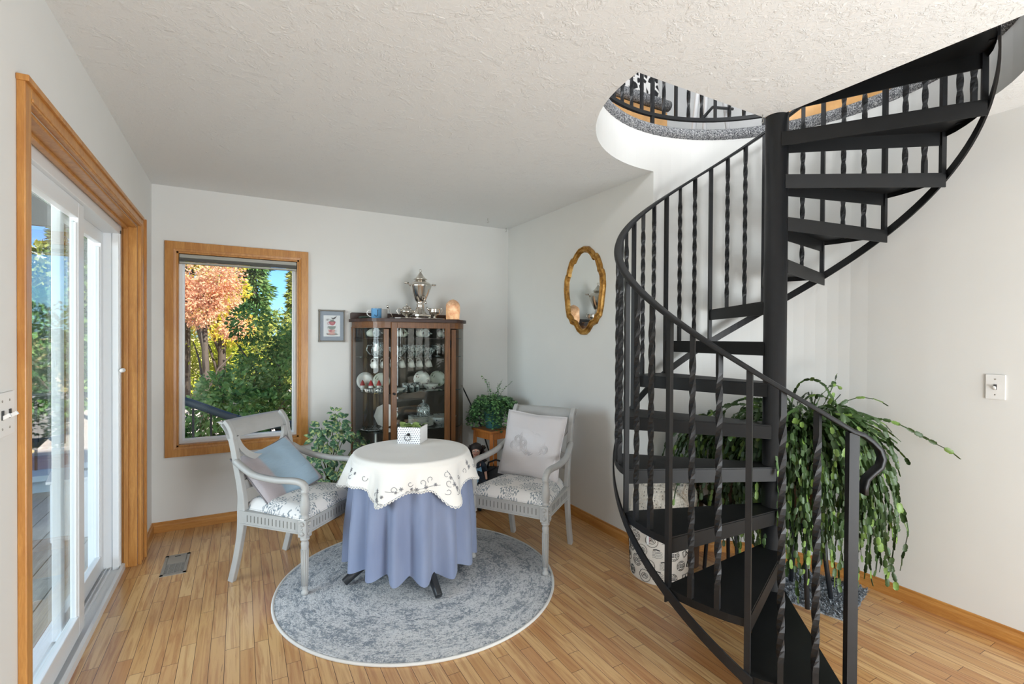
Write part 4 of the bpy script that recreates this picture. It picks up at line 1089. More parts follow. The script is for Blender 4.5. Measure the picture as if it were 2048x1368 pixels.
# ------------------------------------------------------------------ things on top of the cabinet
ZT=CT+.024
M['bluemug']=simple('blue_enamel','#6ba3d0',.25); M['navy']=simple('navy_letter','#27435c',.4)
t=thing('blue_mug','light blue enamel mug with a dark letter J on top of the cabinet','mug',(.948,3.93,ZT),radians(-14))
mb=MB(); mb.lathe([(0,0),(.036,0),(.039,.003),(.040,.078),(.0415,.081),(.038,.081),(.036,.006),(0,.006)],32); mb.build('body',M['bluemug'],t)
mb=MB(); mb.tube([(-.038,0,.062),(-.060,0,.066),(-.072,0,.052),(-.070,0,.032),(-.052,0,.018),(-.037,0,.014)],.0035,8); mb.build('handle',M['china'],t)
mb=MB(); mb.tube([(.0405*cos(2*pi*i/32),.0405*sin(2*pi*i/32),.081) for i in range(32)],.0015,6,True); mb.build('rim',M['silver'],t)
mb=MB(); jp=spline([(.010,.068,0),(.010,.050,0),(.010,.034,0),(.006,.023,0),(-.003,.019,0),(-.011,.024,0),(-.013,.031,0)],5)
mb.tube([(.0405*cos(-pi/2+p.x/.0405),.0405*sin(-pi/2+p.x/.0405),p.y) for p in jp],.0032,6)
mb.tube([(.0405*cos(-pi/2+x/.0405),.0405*sin(-pi/2+x/.0405),.068) for x in (.003,.010,.017)],.0022,6)
mb.build('letter_j',M['navy'],t)
mb=MB(); mb.sphere((0,0,.012),(.05,.025,.014),14,8); o=mb.build('green_stone',simple('dark_green_stone','#2f4238',.4),loc=(.885,4.06,ZT)); tag(o,'small dark green rounded lump behind the blue mug on the cabinet','ornament')
t=thing('white_cup','white ceramic cup standing right behind the blue mug on the cabinet','cup',(1.03,4.06,ZT))
mb=MB(); mb.lathe([(0,0),(.036,0),(.038,.003),(.040,.085),(.038,.085),(.034,.006),(0,.006)],28); mb.build('body',simple('pale_grey_ceramic','#bdbab5',.4),t)
# silver tray and service
t=thing('silver_tray','wide silver tray carrying the samovar and tea service on the cabinet','tray',(1.30,3.96,ZT))
mb=MB(); mb.lathe([(0,.002),(.21,.002),(.235,.012),(.24,.012),(.215,.0),(0,0)],48,sq=(1,.52)); mb.build('tray_plate',M['silver'],t)
t=thing('samovar','tall silver urn-shaped samovar with pointed lid in the centre of the tray','samovar',(1.325,3.975,ZT+.0035),radians(10)); t.scale=(1.24,1.24,1.17)
mb=MB(); mb.prism([(x*.062,y*.062) for x,y in ((-1,-.75),(-.75,-1),(.75,-1),(1,-.75),(1,.75),(.75,1),(-.75,1),(-1,.75))],.022,.032)
mb.lathe([(.0,.03),(.058,.03),(.05,.038),(.036,.055),(.028,.075),(.025,.10),(.028,.108),(.022,.114),(.035,.135),(.055,.18),(.074,.235),(.078,.245),(.075,.25),(.062,.262),(.038,.275),(.030,.28),(0,.28)],40); mb.build('body',M['silver'],t)
mb=MB(); mb.lathe([(0,.278),(.034,.278),(.036,.284),(.046,.286),(.046,.290),(.034,.296),(.020,.315),(.008,.335),(.004,.34),(0,.341)],32); mb.tube([(.009*cos(2*pi*i/16),0,.350+.009*sin(2*pi*i/16)) for i in range(16)],.0022,6,True); mb.build('lid',M['silver'],t)
for s in (-1,1):
    mb=MB(); mb.tube([(s*.072,0,.236),(s*.085,0,.248),(s*.095,0,.256)],.004,8); mb.tube([(s*.09,0,.255),(s*.118,0,.255)],[.008,.0065],10); mb.build('handle',M['silver'],t)
for x in (-.045,.045):
    for y in (-.045,.045):
        mb=MB(); mb.sphere((x,y,.012),(.0105,.0105,.012),10,8); mb.build('foot',M['silver'],t)
mb=MB(); mb.tube([(0,-.035,.14),(0,-.065,.13),(0,-.075,.12),(0,-.078,.11)],.006,8); mb.tube([(0,-.06,.132),(0,-.06,.155)],.003,6); mb.tube([(-.014,-.06,.157),(.014,-.06,.157)],.0035,6); mb.build('spigot',M['silver'],t)
t=thing('silver_teapot','squat silver teapot on the tray left of the samovar','teapot',(1.195,3.93,ZT+.0035)); t.scale=(1.25,1.25,1.25)
mb=MB(); mb.lathe([(0,0),(.018,0),(.020,.004),(.010,.012),(.012,.018),(.035,.032),(.046,.048),(.043,.056),(.030,.066),(.026,.070),(0,.07)],30); mb.build('body',M['silver'],t)
mb=MB(); mb.lathe([(.028,.069),(.03,.072),(.018,.082),(.006,.087),(.004,.093),(.006,.098),(0,.101)],24); mb.build('lid',M['silver'],t)
mb=MB(); mb.tube([(.035,0,.045),(.06,0,.055),(.068,0,.075)],[.008,.005,.004],8); mb.build('spout',M['silver'],t)
mb=MB(); mb.tube([(-.035,0,.06),(-.06,0,.07),(-.066,0,.05),(-.055,0,.03),(-.036,0,.032)],.003,8); mb.build('handle',M['silver'],t)
t=thing('candle_snuffer','slim silver snuffer with an angled handle leaning beside the teapot','snuffer',(1.105,4.0,ZT+.0035)); t.scale=(1.1,1.1,1.25)
mb=MB(); mb.tube([(0,0,0.0),(-.02,0,.035),(-.042,0,.085)],.003,6); mb.tube([(-.042,0,.07),(-.046,0,.09)],.007,8); mb.build('rod',M['silver'],t)
t=thing('silver_creamer','silver footed creamer on the tray between samovar and salt lamp','creamer',(1.435,3.935,ZT+.0035)); t.scale=(1.2,1.2,1.2)
mb=MB(); mb.lathe([(0,0),(.022,0),(.018,.006),(.010,.018),(.014,.026),(.034,.040),(.040,.058),(.034,.072),(.037,.078),(.034,.078),(.030,.071),(0,.04)],28); mb.build('body',M['silver'],t)
mb=MB(); mb.tube([(-.030,0,.062),(-.048,0,.074),(-.056,0,.088)],[.010,.007,.004],8); mb.build('spout',M['silver'],t)
mb=MB(); mb.tube([(.034,0,.070),(.056,0,.082),(.058,0,.062),(.046,0,.044),(.036,0,.046)],.003,8); mb.build('handle',M['silver'],t)
# salt lamp
def f_salt():
    m=NT('glowing_salt'); v=m.coord(); n=m.noise(v,22,5,.65,.6); sp=m.new('ShaderNodeSeparateXYZ',{0:v}); z=m.math('MULTIPLY',sp.outputs[2],1/.16)
    c=m.ramp(n,[(.3,C('#b97a52')),(.55,C('#e2b48e')),(.75,C('#ecd6bf'))]); g=m.ramp(z,[(0,(1,1,1,1)),(.55,(.75,.75,.75,1)),(.85,(.12,.12,.12,1))])
    e=m.math('MULTIPLY',m.math('MULTIPLY',g,.9),m.ramp(n,[(.3,(.45,.45,.45,1)),(.7,(1,1,1,1))]))
    m.bsdf(c,.55,0,m.bump(n,.5,.01),**{'Emission Color':C('#ffc58c'),'Emission Strength':e}); return m.mat
M['salt']=f_salt()
t=thing('salt_lamp','glowing orange rock salt lamp at the right end of the cabinet top','lamp',(1.625,3.99,ZT)); t.scale=(1.15,1.15,1.12)
mb=MB(); mb.lathe([(0,0),(.050,0),(.052,.003),(.052,.010),(0,.010)],28); mb.build('base',M['cabwoodX'],t)
mb=MB(); 
def saltf(u,v):
    a=2*pi*u; z=.010+.158*v; rr=(.050+.004*sin(v*pi))*(1 if v<.68 else max(.0,cos((v-.68)/.32*pi/2))**.6); k=1+.06*mnoise.noise(Vector((cos(a)*1.4,sin(a)*1.4,v*3)))
    return (rr*k*cos(a),rr*k*sin(a),z)
mb.grid(saltf,28,22,True); mb.build('salt_block',M['salt'],t)
# ------------------------------------------------------------------ framed picture
M['matblue']=simple('blue_mat_board','#7c8a98',.8,nscale=60,namp=.08); M['framedark']=simple('pewter_frame','#57534b',.4,.4); M['paper']=simple('paper','#d7dcdd',.8)
t=thing('framed_picture','small framed stitched picture of stacked teacups and a bird, blue mat','picture',(.652,YB-.003,1.471))
def pcb(mb,x0,x1,z0,z1,y0,y1): mb.box(((x0+x1)/2,(y0+y1)/2,(z0+z1)/2),(x1-x0,abs(y1-y0),z1-z0))
mb=MB(); hw,hh=.101,.129
for (c,d) in (((-hw+.005,-.008,0),(.010,.016,2*hh)),((hw-.005,-.008,0),(.010,.016,2*hh)),((0,-.008,hh-.005),(2*hw-.02,.016,.010)),((0,-.008,-hh+.005),(2*hw-.02,.016,.010))): mb.box(c,d)
for sx in (-1,1):
    for sz in (-1,1): mb.box((sx*(hw-.006),-.010,sz*(hh-.006)),(.016,.018,.016))
mb.build('frame',M['framedark'],t,bevel=.001)
mb=MB(); mb.box((0,-.003,0),(2*hw-.018,.004,2*hh-.018)); mb.build('mat_board',M['matblue'],t)
mb=MB(); mb.box((0,-.0055,.0),(.128,.002,.172)); pp=mb.build('paper',M['paper'],t)
inks=[simple('ink_black','#262626',.9),simple('ink_red','#a33a4a',.9),simple('ink_green','#6f7f74',.9),simple('ink_pink','#c99a90',.9)]
mb=MB(); Y=-.0072
def poly(pl,mi): mb.m=mi; mb.add([(x,Y,z) for x,z in pl],[tuple(range(len(pl)))])
def ell(cx,cz,rx,rz,mi,n=18,a0=0,a1=2*pi): poly([(cx+rx*cos(a0+(a1-a0)*i/n),cz+rz*sin(a0+(a1-a0)*i/n)) for i in range(n+ (0 if a1-a0>6.2 else 1))],mi)
def ln(pl,mi,r_=.001): mb.m=mi; mb.tube([(x,Y-.0004,z) for x,z in pl],r_,4)
ell(0,-.066,.042,.010,0); Y-=.0003; ell(0,-.0645,.036,.007,3); Y-=.0003
ell(-.002,-.030,.027,.030,3,14,pi,2*pi); Y-=.0003; ell(-.008,-.040,.010,.010,1,8); ln([(.022,-.035),(.034,-.036),(.03,-.05),(.018,-.052)],0,.0014)
ell(.0,-.004,.030,.026,2,14,pi,2*pi); ln([(-.03,-.004),(.03,-.004)],0,.0012); ln([(-.028,-.008),(-.038,-.012),(-.03,-.022)],0,.0012)
ell(.002,.036,.026,.032,1,14,pi,2*pi); ln([(-.024,.03),(-.036,.026),(-.028,.012),(-.02,.012)],1,.0018); ln([(-.024,.036),(.028,.036)],0,.0012); Y-=.0003; ell(.004,.026,.010,.006,3,10)
ell(.002,.036,.018,.016,2,10,0,pi); ln([(-.01,.05),(-.03,.058),(-.045,.05)],0,.0012); poly([(-.048,.043),(-.025,.046),(-.03,.053)],0)
poly([(-.004,.068),(.012,.066),(.04,.084),(.026,.060),(.010,.052),(-.002,.060)],0); poly([(.03,-.055),(.05,-.075),(.024,-.066)],2); ln([(-.04,-.058),(-.03,-.066)],2,.002)
mb.build('stitched_motif',inks,pp)
mb=MB(); mb.box((0,-.0105,0),(2*hw-.02,.001,2*hh-.02)); mb.build('picture_glass',glassy('picture_glass','#ffffff',1.3,.4),t)
# ------------------------------------------------------------------ gilded mirror on the right wall
def f_gilt():
    m=NT('antique_gilt'); v=m.coord(); n=m.noise(v,26,4,.6); c=m.ramp(n,[(.3,C('#6e4a1e')),(.5,C('#a97a35')),(.75,C('#d2aa62'))]); m.bsdf(c,.38,.55,m.bump(n,.2,.003)); return m.mat
M['gilt']=f_gilt(); mi_=NT('mirror_glass'); mi_.bsdf((.78,.80,.78,1),.02,1.0); M['mirror']=mi_.mat
t=thing('gilded_mirror','gold scalloped cartouche-shaped wall mirror on the right wall','mirror',(XR,2.975,1.745),0)
# outline in (across, up); across>0 is towards the camera
halfR=[(0,.335),(.055,.325),(.105,.29),(.135,.255),(.150,.262),(.175,.235),(.205,.175),(.212,.145),(.225,.135),(.240,.10),(.247,.02),(.238,-.05),(.232,-.075),(.225,-.13),(.207,-.19),(.205,-.20),(.175,-.222),(.155,-.255),(.130,-.262),(.105,-.27),(.065,-.315),(.03,-.335),(0,-.338)]
outl=[(a,b) for a,b in halfR]+[(-a,b) for a,b in halfR[-2:0:-1]]
def ringpts(k,x):
    r_=[]
    for a,b in outl:
        d=Vector((a,b)); L=d.length; q=d*(1-k/ max(.2,L)); r_.append((-x,-q.x,q.y))
    return r_
mb=MB(); layers=[(0,.0),(.0,.014),(.006,.026),(.013,.026),(.018,.020),(.024,.020),(.032,.030),(.040,.028),(.048,.014),(.050,.010)]
vs=[];n=len(outl)
for k,x in layers: vs+=ringpts(k,x)
fs=[(i*n+j,i*n+(j+1)%n,(i+1)*n+(j+1)%n,(i+1)*n+j) for i in range(len(layers)-1) for j in range(n)]
mb.add(vs,fs,False); mb.build('gilt_frame',M['gilt'],t)
mb=MB(); mb.add([(-.012,)+tuple(p[1:]) for p in ringpts(.047,.012)],[tuple(range(n))]); mb.build('mirror_glass',M['mirror'],t)
# ------------------------------------------------------------------ leafy plants
M['cactus']=simple('cactus_green','#375028',.45,nscale=14,namp=.45); M['cactuslight']=simple('cactus_light','#6c8a40',.45,nscale=14,namp=.3)
M['stem']=simple('brown_stem','#5b4a30',.8)
def cactus(name,label,loc,nch,rx,crown,seed,arms=(),lo=.1,stretch=(1,1),potr=.13,pothz=(.42,.62),maxr=.62):
    t=thing(name,label,'plant',loc); rnd=random.Random(seed); mb=MB()
    def seg(p,d,L,W,nrm):
        d=d.normalized(); s=d.cross(nrm)
        if s.length<.05: s=d.cross(Vector((.3,.8,.2)))
        s.normalize(); u=s.cross(d)
        prof=[(0,.22),(.18,.8),(.45,.95),(.62,.8),(.75,.98),(.92,.62),(1,.25)]
        vs=[];fs=[]
        for (a,w) in prof:
            for x,h in ((-w,0),(0,.16),(w,0)): vs.append(p+d*(a*L)+s*(x*W/2)+u*(h*W))
        for i in range(len(prof)-1):
            for j in range(2): fs.append((i*3+j,i*3+j+1,i*3+3+j+1,i*3+3+j))
        mb.add(vs,fs,True)
    def chain(p,d,n,L,gr):
        for k in range(n):
            mb.m=1 if (k>=n-2 and rnd.random()<.45) or rnd.random()<.05 else 0
            l=L*rnd.uniform(.8,1.15); W=l*rnd.uniform(.44,.62) if k>1 else l*.3
            seg(p,d,l,W,Vector((rnd.uniform(-1,1),rnd.uniform(-1,1),rnd.uniform(-.6,.8))))
            p=p+d*(l*.93); d=(d+Vector((rnd.uniform(-.22,.22),rnd.uniform(-.22,.22),-gr+rnd.uniform(-.08,.08)))).normalized()
            if p.z<lo: break
            g=hypot(loc[0]+p.x-PX,loc[1]+p.y-PY)
            if g>RW-.04 and loc[1]+p.y>PY: 
                q=Vector((loc[0]+p.x-PX,loc[1]+p.y-PY)).normalized()*(RW-.05); p=Vector((PX+q.x-loc[0],PY+q.y-loc[1],p.z)); d.x*=.2;d.y*=.2;d.z-=.4;d.normalize()
            if loc[0]+p.x>XW-.03: p.x=XW-.03-loc[0]; d.x=0; d.z-=.3; d.normalize()
    for i in range(nch):
        a=rnd.uniform(0,2*pi); r0=rnd.random()**.5*potr*.8; el=rnd.uniform(.1,1.7)
        d=Vector((cos(a)*stretch[0],sin(a)*stretch[1],el)).normalized()
        chain(Vector((r0*cos(a),r0*sin(a),crown+rnd.uniform(-.06,.05))),d,int(rnd.uniform(9,24)*rx),rnd.uniform(.032,.044),rnd.uniform(.24,.52))
    for (a,el,n,gr) in arms:
        d=Vector((cos(radians(a)),sin(radians(a)),el)).normalized(); chain(Vector((.06*cos(radians(a)),.06*sin(radians(a)),crown+.03)),d,n,.040,gr)
    mb.build('segmented_leaves',[M['cactus'],M['cactuslight']],t)
    mb=MB(); z0,z1=pothz; mb.lathe([(0,z0),(potr*.7,z0),(potr*.95,z1-.03),(potr,z1-.03),(potr,z1),(potr*.92,z1),(potr*.9,z1-.02),(0,z1-.025)],28); mb.build('pot',M['terracotta'],t)
    mb=MB()
    for i in range(16):
        a=rnd.uniform(0,2*pi); mb.tube([(0.02*cos(a),.02*sin(a),z1-.03),(.05*cos(a),.05*sin(a),crown-.05),(.09*cos(a),.09*sin(a),crown)],.006,5)
    mb.build('woody_stems',M['stem'],t)
    return t
MAINP=(2.60,1.52,.016)
arms=[(-38+random.uniform(-9,9),random.uniform(.45,.85),random.randint(11,14),random.uniform(.12,.16)) for i in range(8)]+[(-38,.62,19,.072),(-30,.8,18,.085),(-44,.5,18,.08),(60,1.6,6,.1),(-70,1.7,6,.12),(10,1.7,7,.12),(120,1.6,6,.1),(-30,1.8,6,.1),(-120,1.5,7,.14),(-50,.9,10,.16),(-10,.9,9,.16),(-100,1.2,12,.16),(-20,1.6,12,.10),(150,1.0,14,.15),(170,.8,14,.14)]
cactus('christmas_cactus','huge trailing green segmented cactus plant behind the staircase pole, on a low stand',MAINP,520,1.08,.86,11,arms,.10,(.62,.62))
t=thing('plant_stand','dark round plant stand standing on the grey shaggy mat under the big trailing plant','plant stand',MAINP)
mb=MB(); mb.lathe([(0,.395),(.15,.395),(.155,.402),(.155,.412),(.15,.418),(0,.418)],32); mb.build('stand_top',M['blackwood'],t)
for k in range(4):
    a=pi/4+k*pi/2; mb=MB(); mb.tube([(.11*cos(a),.11*sin(a),.396),(.125*cos(a),.125*sin(a),.2),(.15*cos(a),.15*sin(a),.012)],[.014,.012,.012],8); mb.build('leg',M['blackwood'],t)
cactus('christmas_cactus','smaller trailing cactus plant in the stair curve to the left of the staircase pole',(2.53,1.93,0),150,.78,.80,5,[(-150,.9,12,.15),(170,.6,12,.16),(-170,1.2,10,.16)],.20,(1,1),.10,(.42,.60))
t=thing('plant_stand','slim dark stool under the smaller trailing cactus plant','plant stand',(2.53,1.93,0))
mb=MB(); mb.lathe([(0,.395),(.12,.395),(.122,.41),(.12,.419),(0,.419)],28); mb.build('stand_top',M['blackwood'],t)
for k in range(3):
    a=.4+k*2*pi/3; mb=MB(); mb.tube([(.08*cos(a),.08*sin(a),.396),(.11*cos(a),.11*sin(a),0)],.011,8); mb.build('leg',M['blackwood'],t)
# small brown pot by the basket
t=thing('plant_pot','small brown pot with a single green sprig beside the stamped basket','plant pot',(2.405,2.085,0))
mb=MB(); mb.lathe([(0,.0),(.06,.0),(.072,.30),(.085,.33),(.085,.42),(.075,.42),(.073,.40),(0,.395)],28); mb.build('pot',M['terracotta'],t)
mb=MB(); rnd=random.Random(4)
for i in range(9):
    a=rnd.uniform(0,6.28); mb.leaf((.02*cos(a),.02*sin(a),.40+i*.006),(cos(a),sin(a),.7),.055,.03,(0,0,1),.2)
mb.build('sprig',M['leafgreen'],t)
# shaggy mat
def f_shag():
    m=NT('grey_chenille'); v=m.coord(); n=m.noise(v,60,3,.6); m.bsdf(m.ramp(n,[(.35,C('#4e555d')),(.65,C('#a9b0b7'))]),.95,0,m.bump(n,.8,.01)); return m.mat
M['shag']=f_shag()
t=thing('shaggy_mat','small grey shaggy chenille mat on the floor under the large trailing plant','mat',(2.735,1.60,0),atan2(-.27,.963)*0+radians(-74.5+90))
mb=MB(); rnd=random.Random(9); mb.box((0,0,.004),(.445,.56,.008))
for i in range(4200):
    x=rnd.uniform(-.225,.225); y=rnd.uniform(-.285,.285); a=rnd.uniform(0,6.28)+3*mnoise.noise(Vector((x*6,y*6,0))); h=rnd.uniform(.004,.013)
    dx,dy=.007*cos(a),.007*sin(a); mb.add([(x-dy*.45,y+dx*.45,.006),(x+dy*.45,y-dx*.45,.006),(x+dx*1.4+dy*.4,y+dy*1.4-dx*.4,.006+h),(x+dx*1.4-dy*.4,y+dy*1.4+dx*.4,.006+h)],[(0,1,2,3)],True)
mb.build('pile',M['shag'],t)
mb=MB(); mb.tube([(.035*cos(a_),.025*sin(a_),.006+.012*sin(a_/2)) for a_ in [i/14*5.2 for i in range(15)]],.004,6)
tag(mb.build('cord_loop',M['blackmetal'],loc=(2.93,1.50,.018)),'small loop of black cord lying on the grey shaggy mat','cord')
# ivy on an oak stand
M['ivy']=simple('ivy_green','#6c9a5c',.5,nscale=16,namp=.5); M['ivydark']=simple('ivy_dark','#3a5c3c',.5,nscale=16,namp=.4)
IV=(1.965,3.86,0)
t=thing('plant_stand','orange oak plant stand in the far corner holding the teal ivy pot','plant stand',IV,radians(12))
mb=MB(); mb.box((0,0,.575),(.28,.28,.022)); mb.build('stand_top',M['oakstand'],t,bevel=.004)
mb=MB()
for (c,d) in (((0,-.115,.535),(.22,.016,.055)),((0,.115,.535),(.22,.016,.055)),((-.115,0,.535),(.016,.22,.055)),((.115,0,.535),(.016,.22,.055))): mb.box(c,d)
mb.build('apron',M['oakstand'],t)
for sx in (-1,1):
    for sy in (-1,1): mb=MB(); mb.tube([(sx*.115,sy*.115,.564),(sx*.13,sy*.13,0)],[.022,.018],4,smooth=False); mb.build('leg',M['oakstand'],t)
mb=MB(); mb.box((0,0,.2),(.24,.24,.016)); mb.build('lower_shelf',M['oakstand'],t)
t=thing('potted_ivy','bushy small-leaved ivy spilling from a teal pot on the oak stand','plant',(IV[0],IV[1],.587))
mb=MB(); mb.lathe([(0,0),(.065,0),(.07,.005),(.095,.20),(.108,.215),(.108,.25),(.098,.25),(.093,.22),(0,.215)],28); mb.build('pot',M['teal'],t)
mb=MB(); rnd=random.Random(21); st_=MB()
def vine(p,d,n,gr,dens=1.0,step=.022,leafy=.022):
    pts=[p.copy()]
    for k in range(n):
        p=p+d*step; d=(d+Vector((rnd.uniform(-.25,.25),rnd.uniform(-.25,.25),-gr))).normalized()
        if IV[1]+p.y>YB-.05: p.y=YB-.05-IV[1]
        if IV[0]+p.x>XR-.04: p.x=XR-.04-IV[0]
        pts.append(p.copy())
        for q in range(2):
            if rnd.random()<dens:
                a=rnd.uniform(0,6.28); e=rnd.uniform(-.5,.6); mb.m=0 if rnd.random()<.6 else 1
                L=leafy*rnd.uniform(.7,1.35); mb.leaf(p,(cos(a),sin(a),e),L,L*.85,(rnd.uniform(-.4,.4),rnd.uniform(-.8,.2),1),.2)
    st_.tube(pts,.0013,3)
for i in range(190):
    a=rnd.uniform(0,6.28); vine(Vector((.085*cos(a)*rnd.random()**.4,.085*sin(a)*rnd.random()**.4,.235)),Vector((cos(a),sin(a),rnd.uniform(.2,1.2))).normalized(),rnd.randint(7,15),rnd.uniform(.26,.55))
for (a,n) in ((200,11),(160,9),(250,9),(20,9),(330,10),(290,8),(100,8)): vine(Vector((.03*cos(radians(a)),.03*sin(radians(a)),.24)),Vector((.35*cos(radians(a)),.35*sin(radians(a)),1)).normalized(),n,.0,.75,.022,.018)
mb.build('ivy_leaves',[M['ivy'],M['ivydark']],t); st_.build('stems',M['ivydark'],t)
# variegated umbrella plant
def f_scheff():
    m=NT('variegated_leaf'); v=m.coord(); n=m.noise(v,26,3,.6,1.2); m.bsdf(m.ramp(n,[(.40,C('#39604a')),(.52,C('#5f8a68')),(.60,C('#c3d08c'))],),.35); return m.mat
M['scheff']=f_scheff(); M['greenstem']=simple('green_stem','#5f6b3c',.6)
SP=(.575,3.97,0)
t=thing('umbrella_plant','variegated umbrella plant standing on the floor between the tall window and the cabinet','plant',SP)
mb=MB(); mb.lathe([(0,0),(.10,0),(.13,.19),(.138,.19),(.138,.22),(.125,.22),(.12,.2),(0,.195)],28); mb.build('pot',M['terracotta'],t)
mb=MB(); sm=MB(); rnd=random.Random(5)
def whorl(p,d,L,n=8):
    d=d.normalized(); x=d.cross(Vector((.2,.1,1))).normalized(); y=d.cross(x)
    for k in range(n):
        a=2*pi*k/n+rnd.uniform(-.2,.2); dd=(x*cos(a)+y*sin(a)+d*rnd.uniform(.05,.35)).normalized(); l=L*rnd.uniform(.8,1.1)
        b=p+dd*.018
        mb.leaf(b,dd+Vector((0,0,-.15)),l,l*.52,d,.18,-.06)
tips=[(.235,-.03,.565,.085),(.06,-.06,.80,.06),(-.04,-.08,.70,.085),(.10,-.02,.74,.08),(.0,-.10,.60,.09),(-.08,-.10,.63,.085),(.10,-.12,.66,.085),(-.06,-.10,.50,.085),(.04,-.14,.50,.09),(.30,-.02,.52,.06),(.14,.02,.60,.075),(-.10,-.04,.42,.08),(.06,-.12,.38,.085),(.16,-.1,.42,.07),(.20,-.06,.36,.07),(-.02,-.14,.34,.08),(.28,-.05,.40,.06)]
for (x,y,z,L) in tips:
    x-=.0
    p=Vector((x,y,z)); base=Vector((.03,0,.19)); sm.tube([base,Vector((x*.35+.02,y*.3,z*.55+.05)),Vector((x*.75,y*.75,z*.85)),p],[.006,.005,.003,.0025],6)
    whorl(p,Vector((x*.8-.02,y*1.2-.35,.45)),L)
mb.build('leaves',M['scheff'],t); sm.build('stems',M['greenstem'],t)
# thin black rod leaning in the corner
mb=MB(); mb.tube([(1.742,4.06,.955),(1.885,3.96,.60),(2.06,3.90,.02)],.006,8); tag(mb.build('black_rod',M['blackmetal']),'thin black stick leaning beside the cabinet in front of the ivy','rod')

# ------------------------------------------------------------------ doll and dark bag by the cabinet
M['dollskin']=simple('doll_skin','#d9a894',.4); M['hair']=simple('dark_brown_hair','#231815',.6,nscale=60,namp=.5); M['dress']=simple('dark_plaid_dress','#1f2a38',.8,nscale=40,namp=.6); M['blueribbon']=simple('light_blue_satin','#86b4d6',.35)
DL=(1.655,3.56,0)
t=thing('porcelain_doll','doll with dark curly hair, dark dress and light blue bow standing behind the table','doll',DL,radians(-28)); t.scale=(.98,.98,.98)
def skin_mesh(name,verts,edges,radii,mat,parent,sub=2):
    me=bpy.data.meshes.new(name); me.from_pydata(verts,edges,[]); me.materials.append(mat)
    o=bpy.data.objects.new(name,me); COL.objects.link(o); o.parent=parent
    sk=o.modifiers.new('skin','SKIN'); sv=me.skin_vertices[0].data if me.skin_vertices else None
    if sv is None: 
        me.attributes; 
    for i,r_ in enumerate(radii):
        sv[i].radius=(r_,r_) if not isinstance(r_,tuple) else r_
    sv[0].use_root=True; s2=o.modifiers.new('sub','SUBSURF'); s2.levels=sub; s2.render_levels=sub
    for p in me.polygons: p.use_smooth=True
    sk.use_smooth_shade=True
    return o
V=[(0,0,.27),(0,0,.34),(0,0,.395),(0,0,.425),(0,-.004,.455),(0,-.006,.487),(0,-.004,.52),(-.045,0,.39),(-.075,-.01,.33),(-.085,-.04,.28),(-.088,-.055,.265),(.045,0,.39),(.075,-.01,.33),(.085,-.04,.28),(.088,-.055,.265),(-.03,0,.24),(-.032,0,.14),(-.034,0,.04),(-.034,-.03,.018),(.03,0,.24),(.032,0,.14),(.034,0,.04),(.034,-.03,.018)]
E_=[(0,1),(1,2),(2,3),(3,4),(4,5),(5,6),(2,7),(7,8),(8,9),(9,10),(2,11),(11,12),(12,13),(13,14),(0,15),(15,16),(16,17),(17,18),(0,19),(19,20),(20,21),(21,22)]
Rr=[.035,.033,.03,.016,.030,.040,.030,.018,.013,.010,.009,.018,.013,.010,.009,.022,.017,.013,.014,.022,.017,.013,.014]
try:
    skin_mesh('doll_body',V,E_,Rr,M['dollskin'],t)
except Exception as ex:
    print('skin failed',ex); mb=MB(); mb.sphere((0,0,.487),(.042,.04,.048)); mb.build('doll_body',M['dollskin'],t)
mb=MB(); mb.m=0
for s in (-1,1):
    mb.m=0; mb.sphere((s*.0155,-.0435,.492),(.0078,.004,.0060),8,6); mb.m=1; mb.sphere((s*.0155,-.0472,.491),(.0038,.002,.0042),8,6); mb.m=1; mb.tube([(s*.008,-.0455,.504),(s*.016,-.0475,.507),(s*.024,-.044,.504)],.0013,4)
mb.m=2; mb.tube([(-.014,-.042,.468),(-.006,-.046,.463),(.006,-.046,.463),(.014,-.042,.468)],.0022,5); mb.m=3; mb.sphere((0,-.0485,.479),(.0045,.006,.0055),8,6)
mb.build('face_features',[M['china'],M['hair'],simple('lip_red','#b0484c',.4),M['dollskin']],t)
mb=MB(); rnd=random.Random(2); mb.sphere((0,.010,.505),(.048,.044,.045),16,10)
for i in range(70):
    a=rnd.uniform(-.4,pi+.4); z=rnd.uniform(.41,.53); r_=.045+.018*rnd.random(); x=r_*cos(a)*1.05; y=.012+r_*abs(sin(a))*.8-(.012 if z<.47 else .0)
    mb.tube([(x,y,z),(x*1.12+rnd.uniform(-.01,.01),y+.004,z-.018),(x*1.0,y-.006,z-.03)],[.010,.011,.006],6)
mb.build('curly_hair',M['hair'],t)
mb=MB(); seg=40
def dressf(u,v):
    a=2*pi*u; z=.405-.27*v; rr=.040+.105*v**1.3+.008*sin(9*a)*v
    if v<.2: rr=.043
    return (rr*cos(a),rr*sin(a)*.85,z)
mb.grid(dressf,60,14,True)
for s in (-1,1): mb.tube([(s*.035,0,.395),(s*.065,-.004,.36),(s*.08,-.02,.32)],[.022,.024,.016],10)
mb.build('dress',M['dress'],t)
mb=MB()
for s in (-1,1): mb.add([(0,-.06,.345),(s*.045,-.07,.372),(s*.052,-.066,.33)],[(0,1,2)])
mb.add([(-.012,-.062,.345),(-.032,-.105,.255),(0,-.112,.225),(.026,-.10,.262),(.012,-.062,.345)],[(0,1,2,3,4)]); mb.sphere((0,-.062,.345),(.012,.008,.010),8,6); mb.tube([(.044*cos(i/20*2*pi),.040*sin(i/20*2*pi),.345) for i in range(20)],.007,6,True)
mb.build('blue_bow',M['blueribbon'],t,solid=.002)
mb=MB()
for s in (-1,1): mb.sphere((s*.034,-.02,.018),(.018,.036,.018),10,8)
mb.build('black_shoes',M['blackmetal'],t)
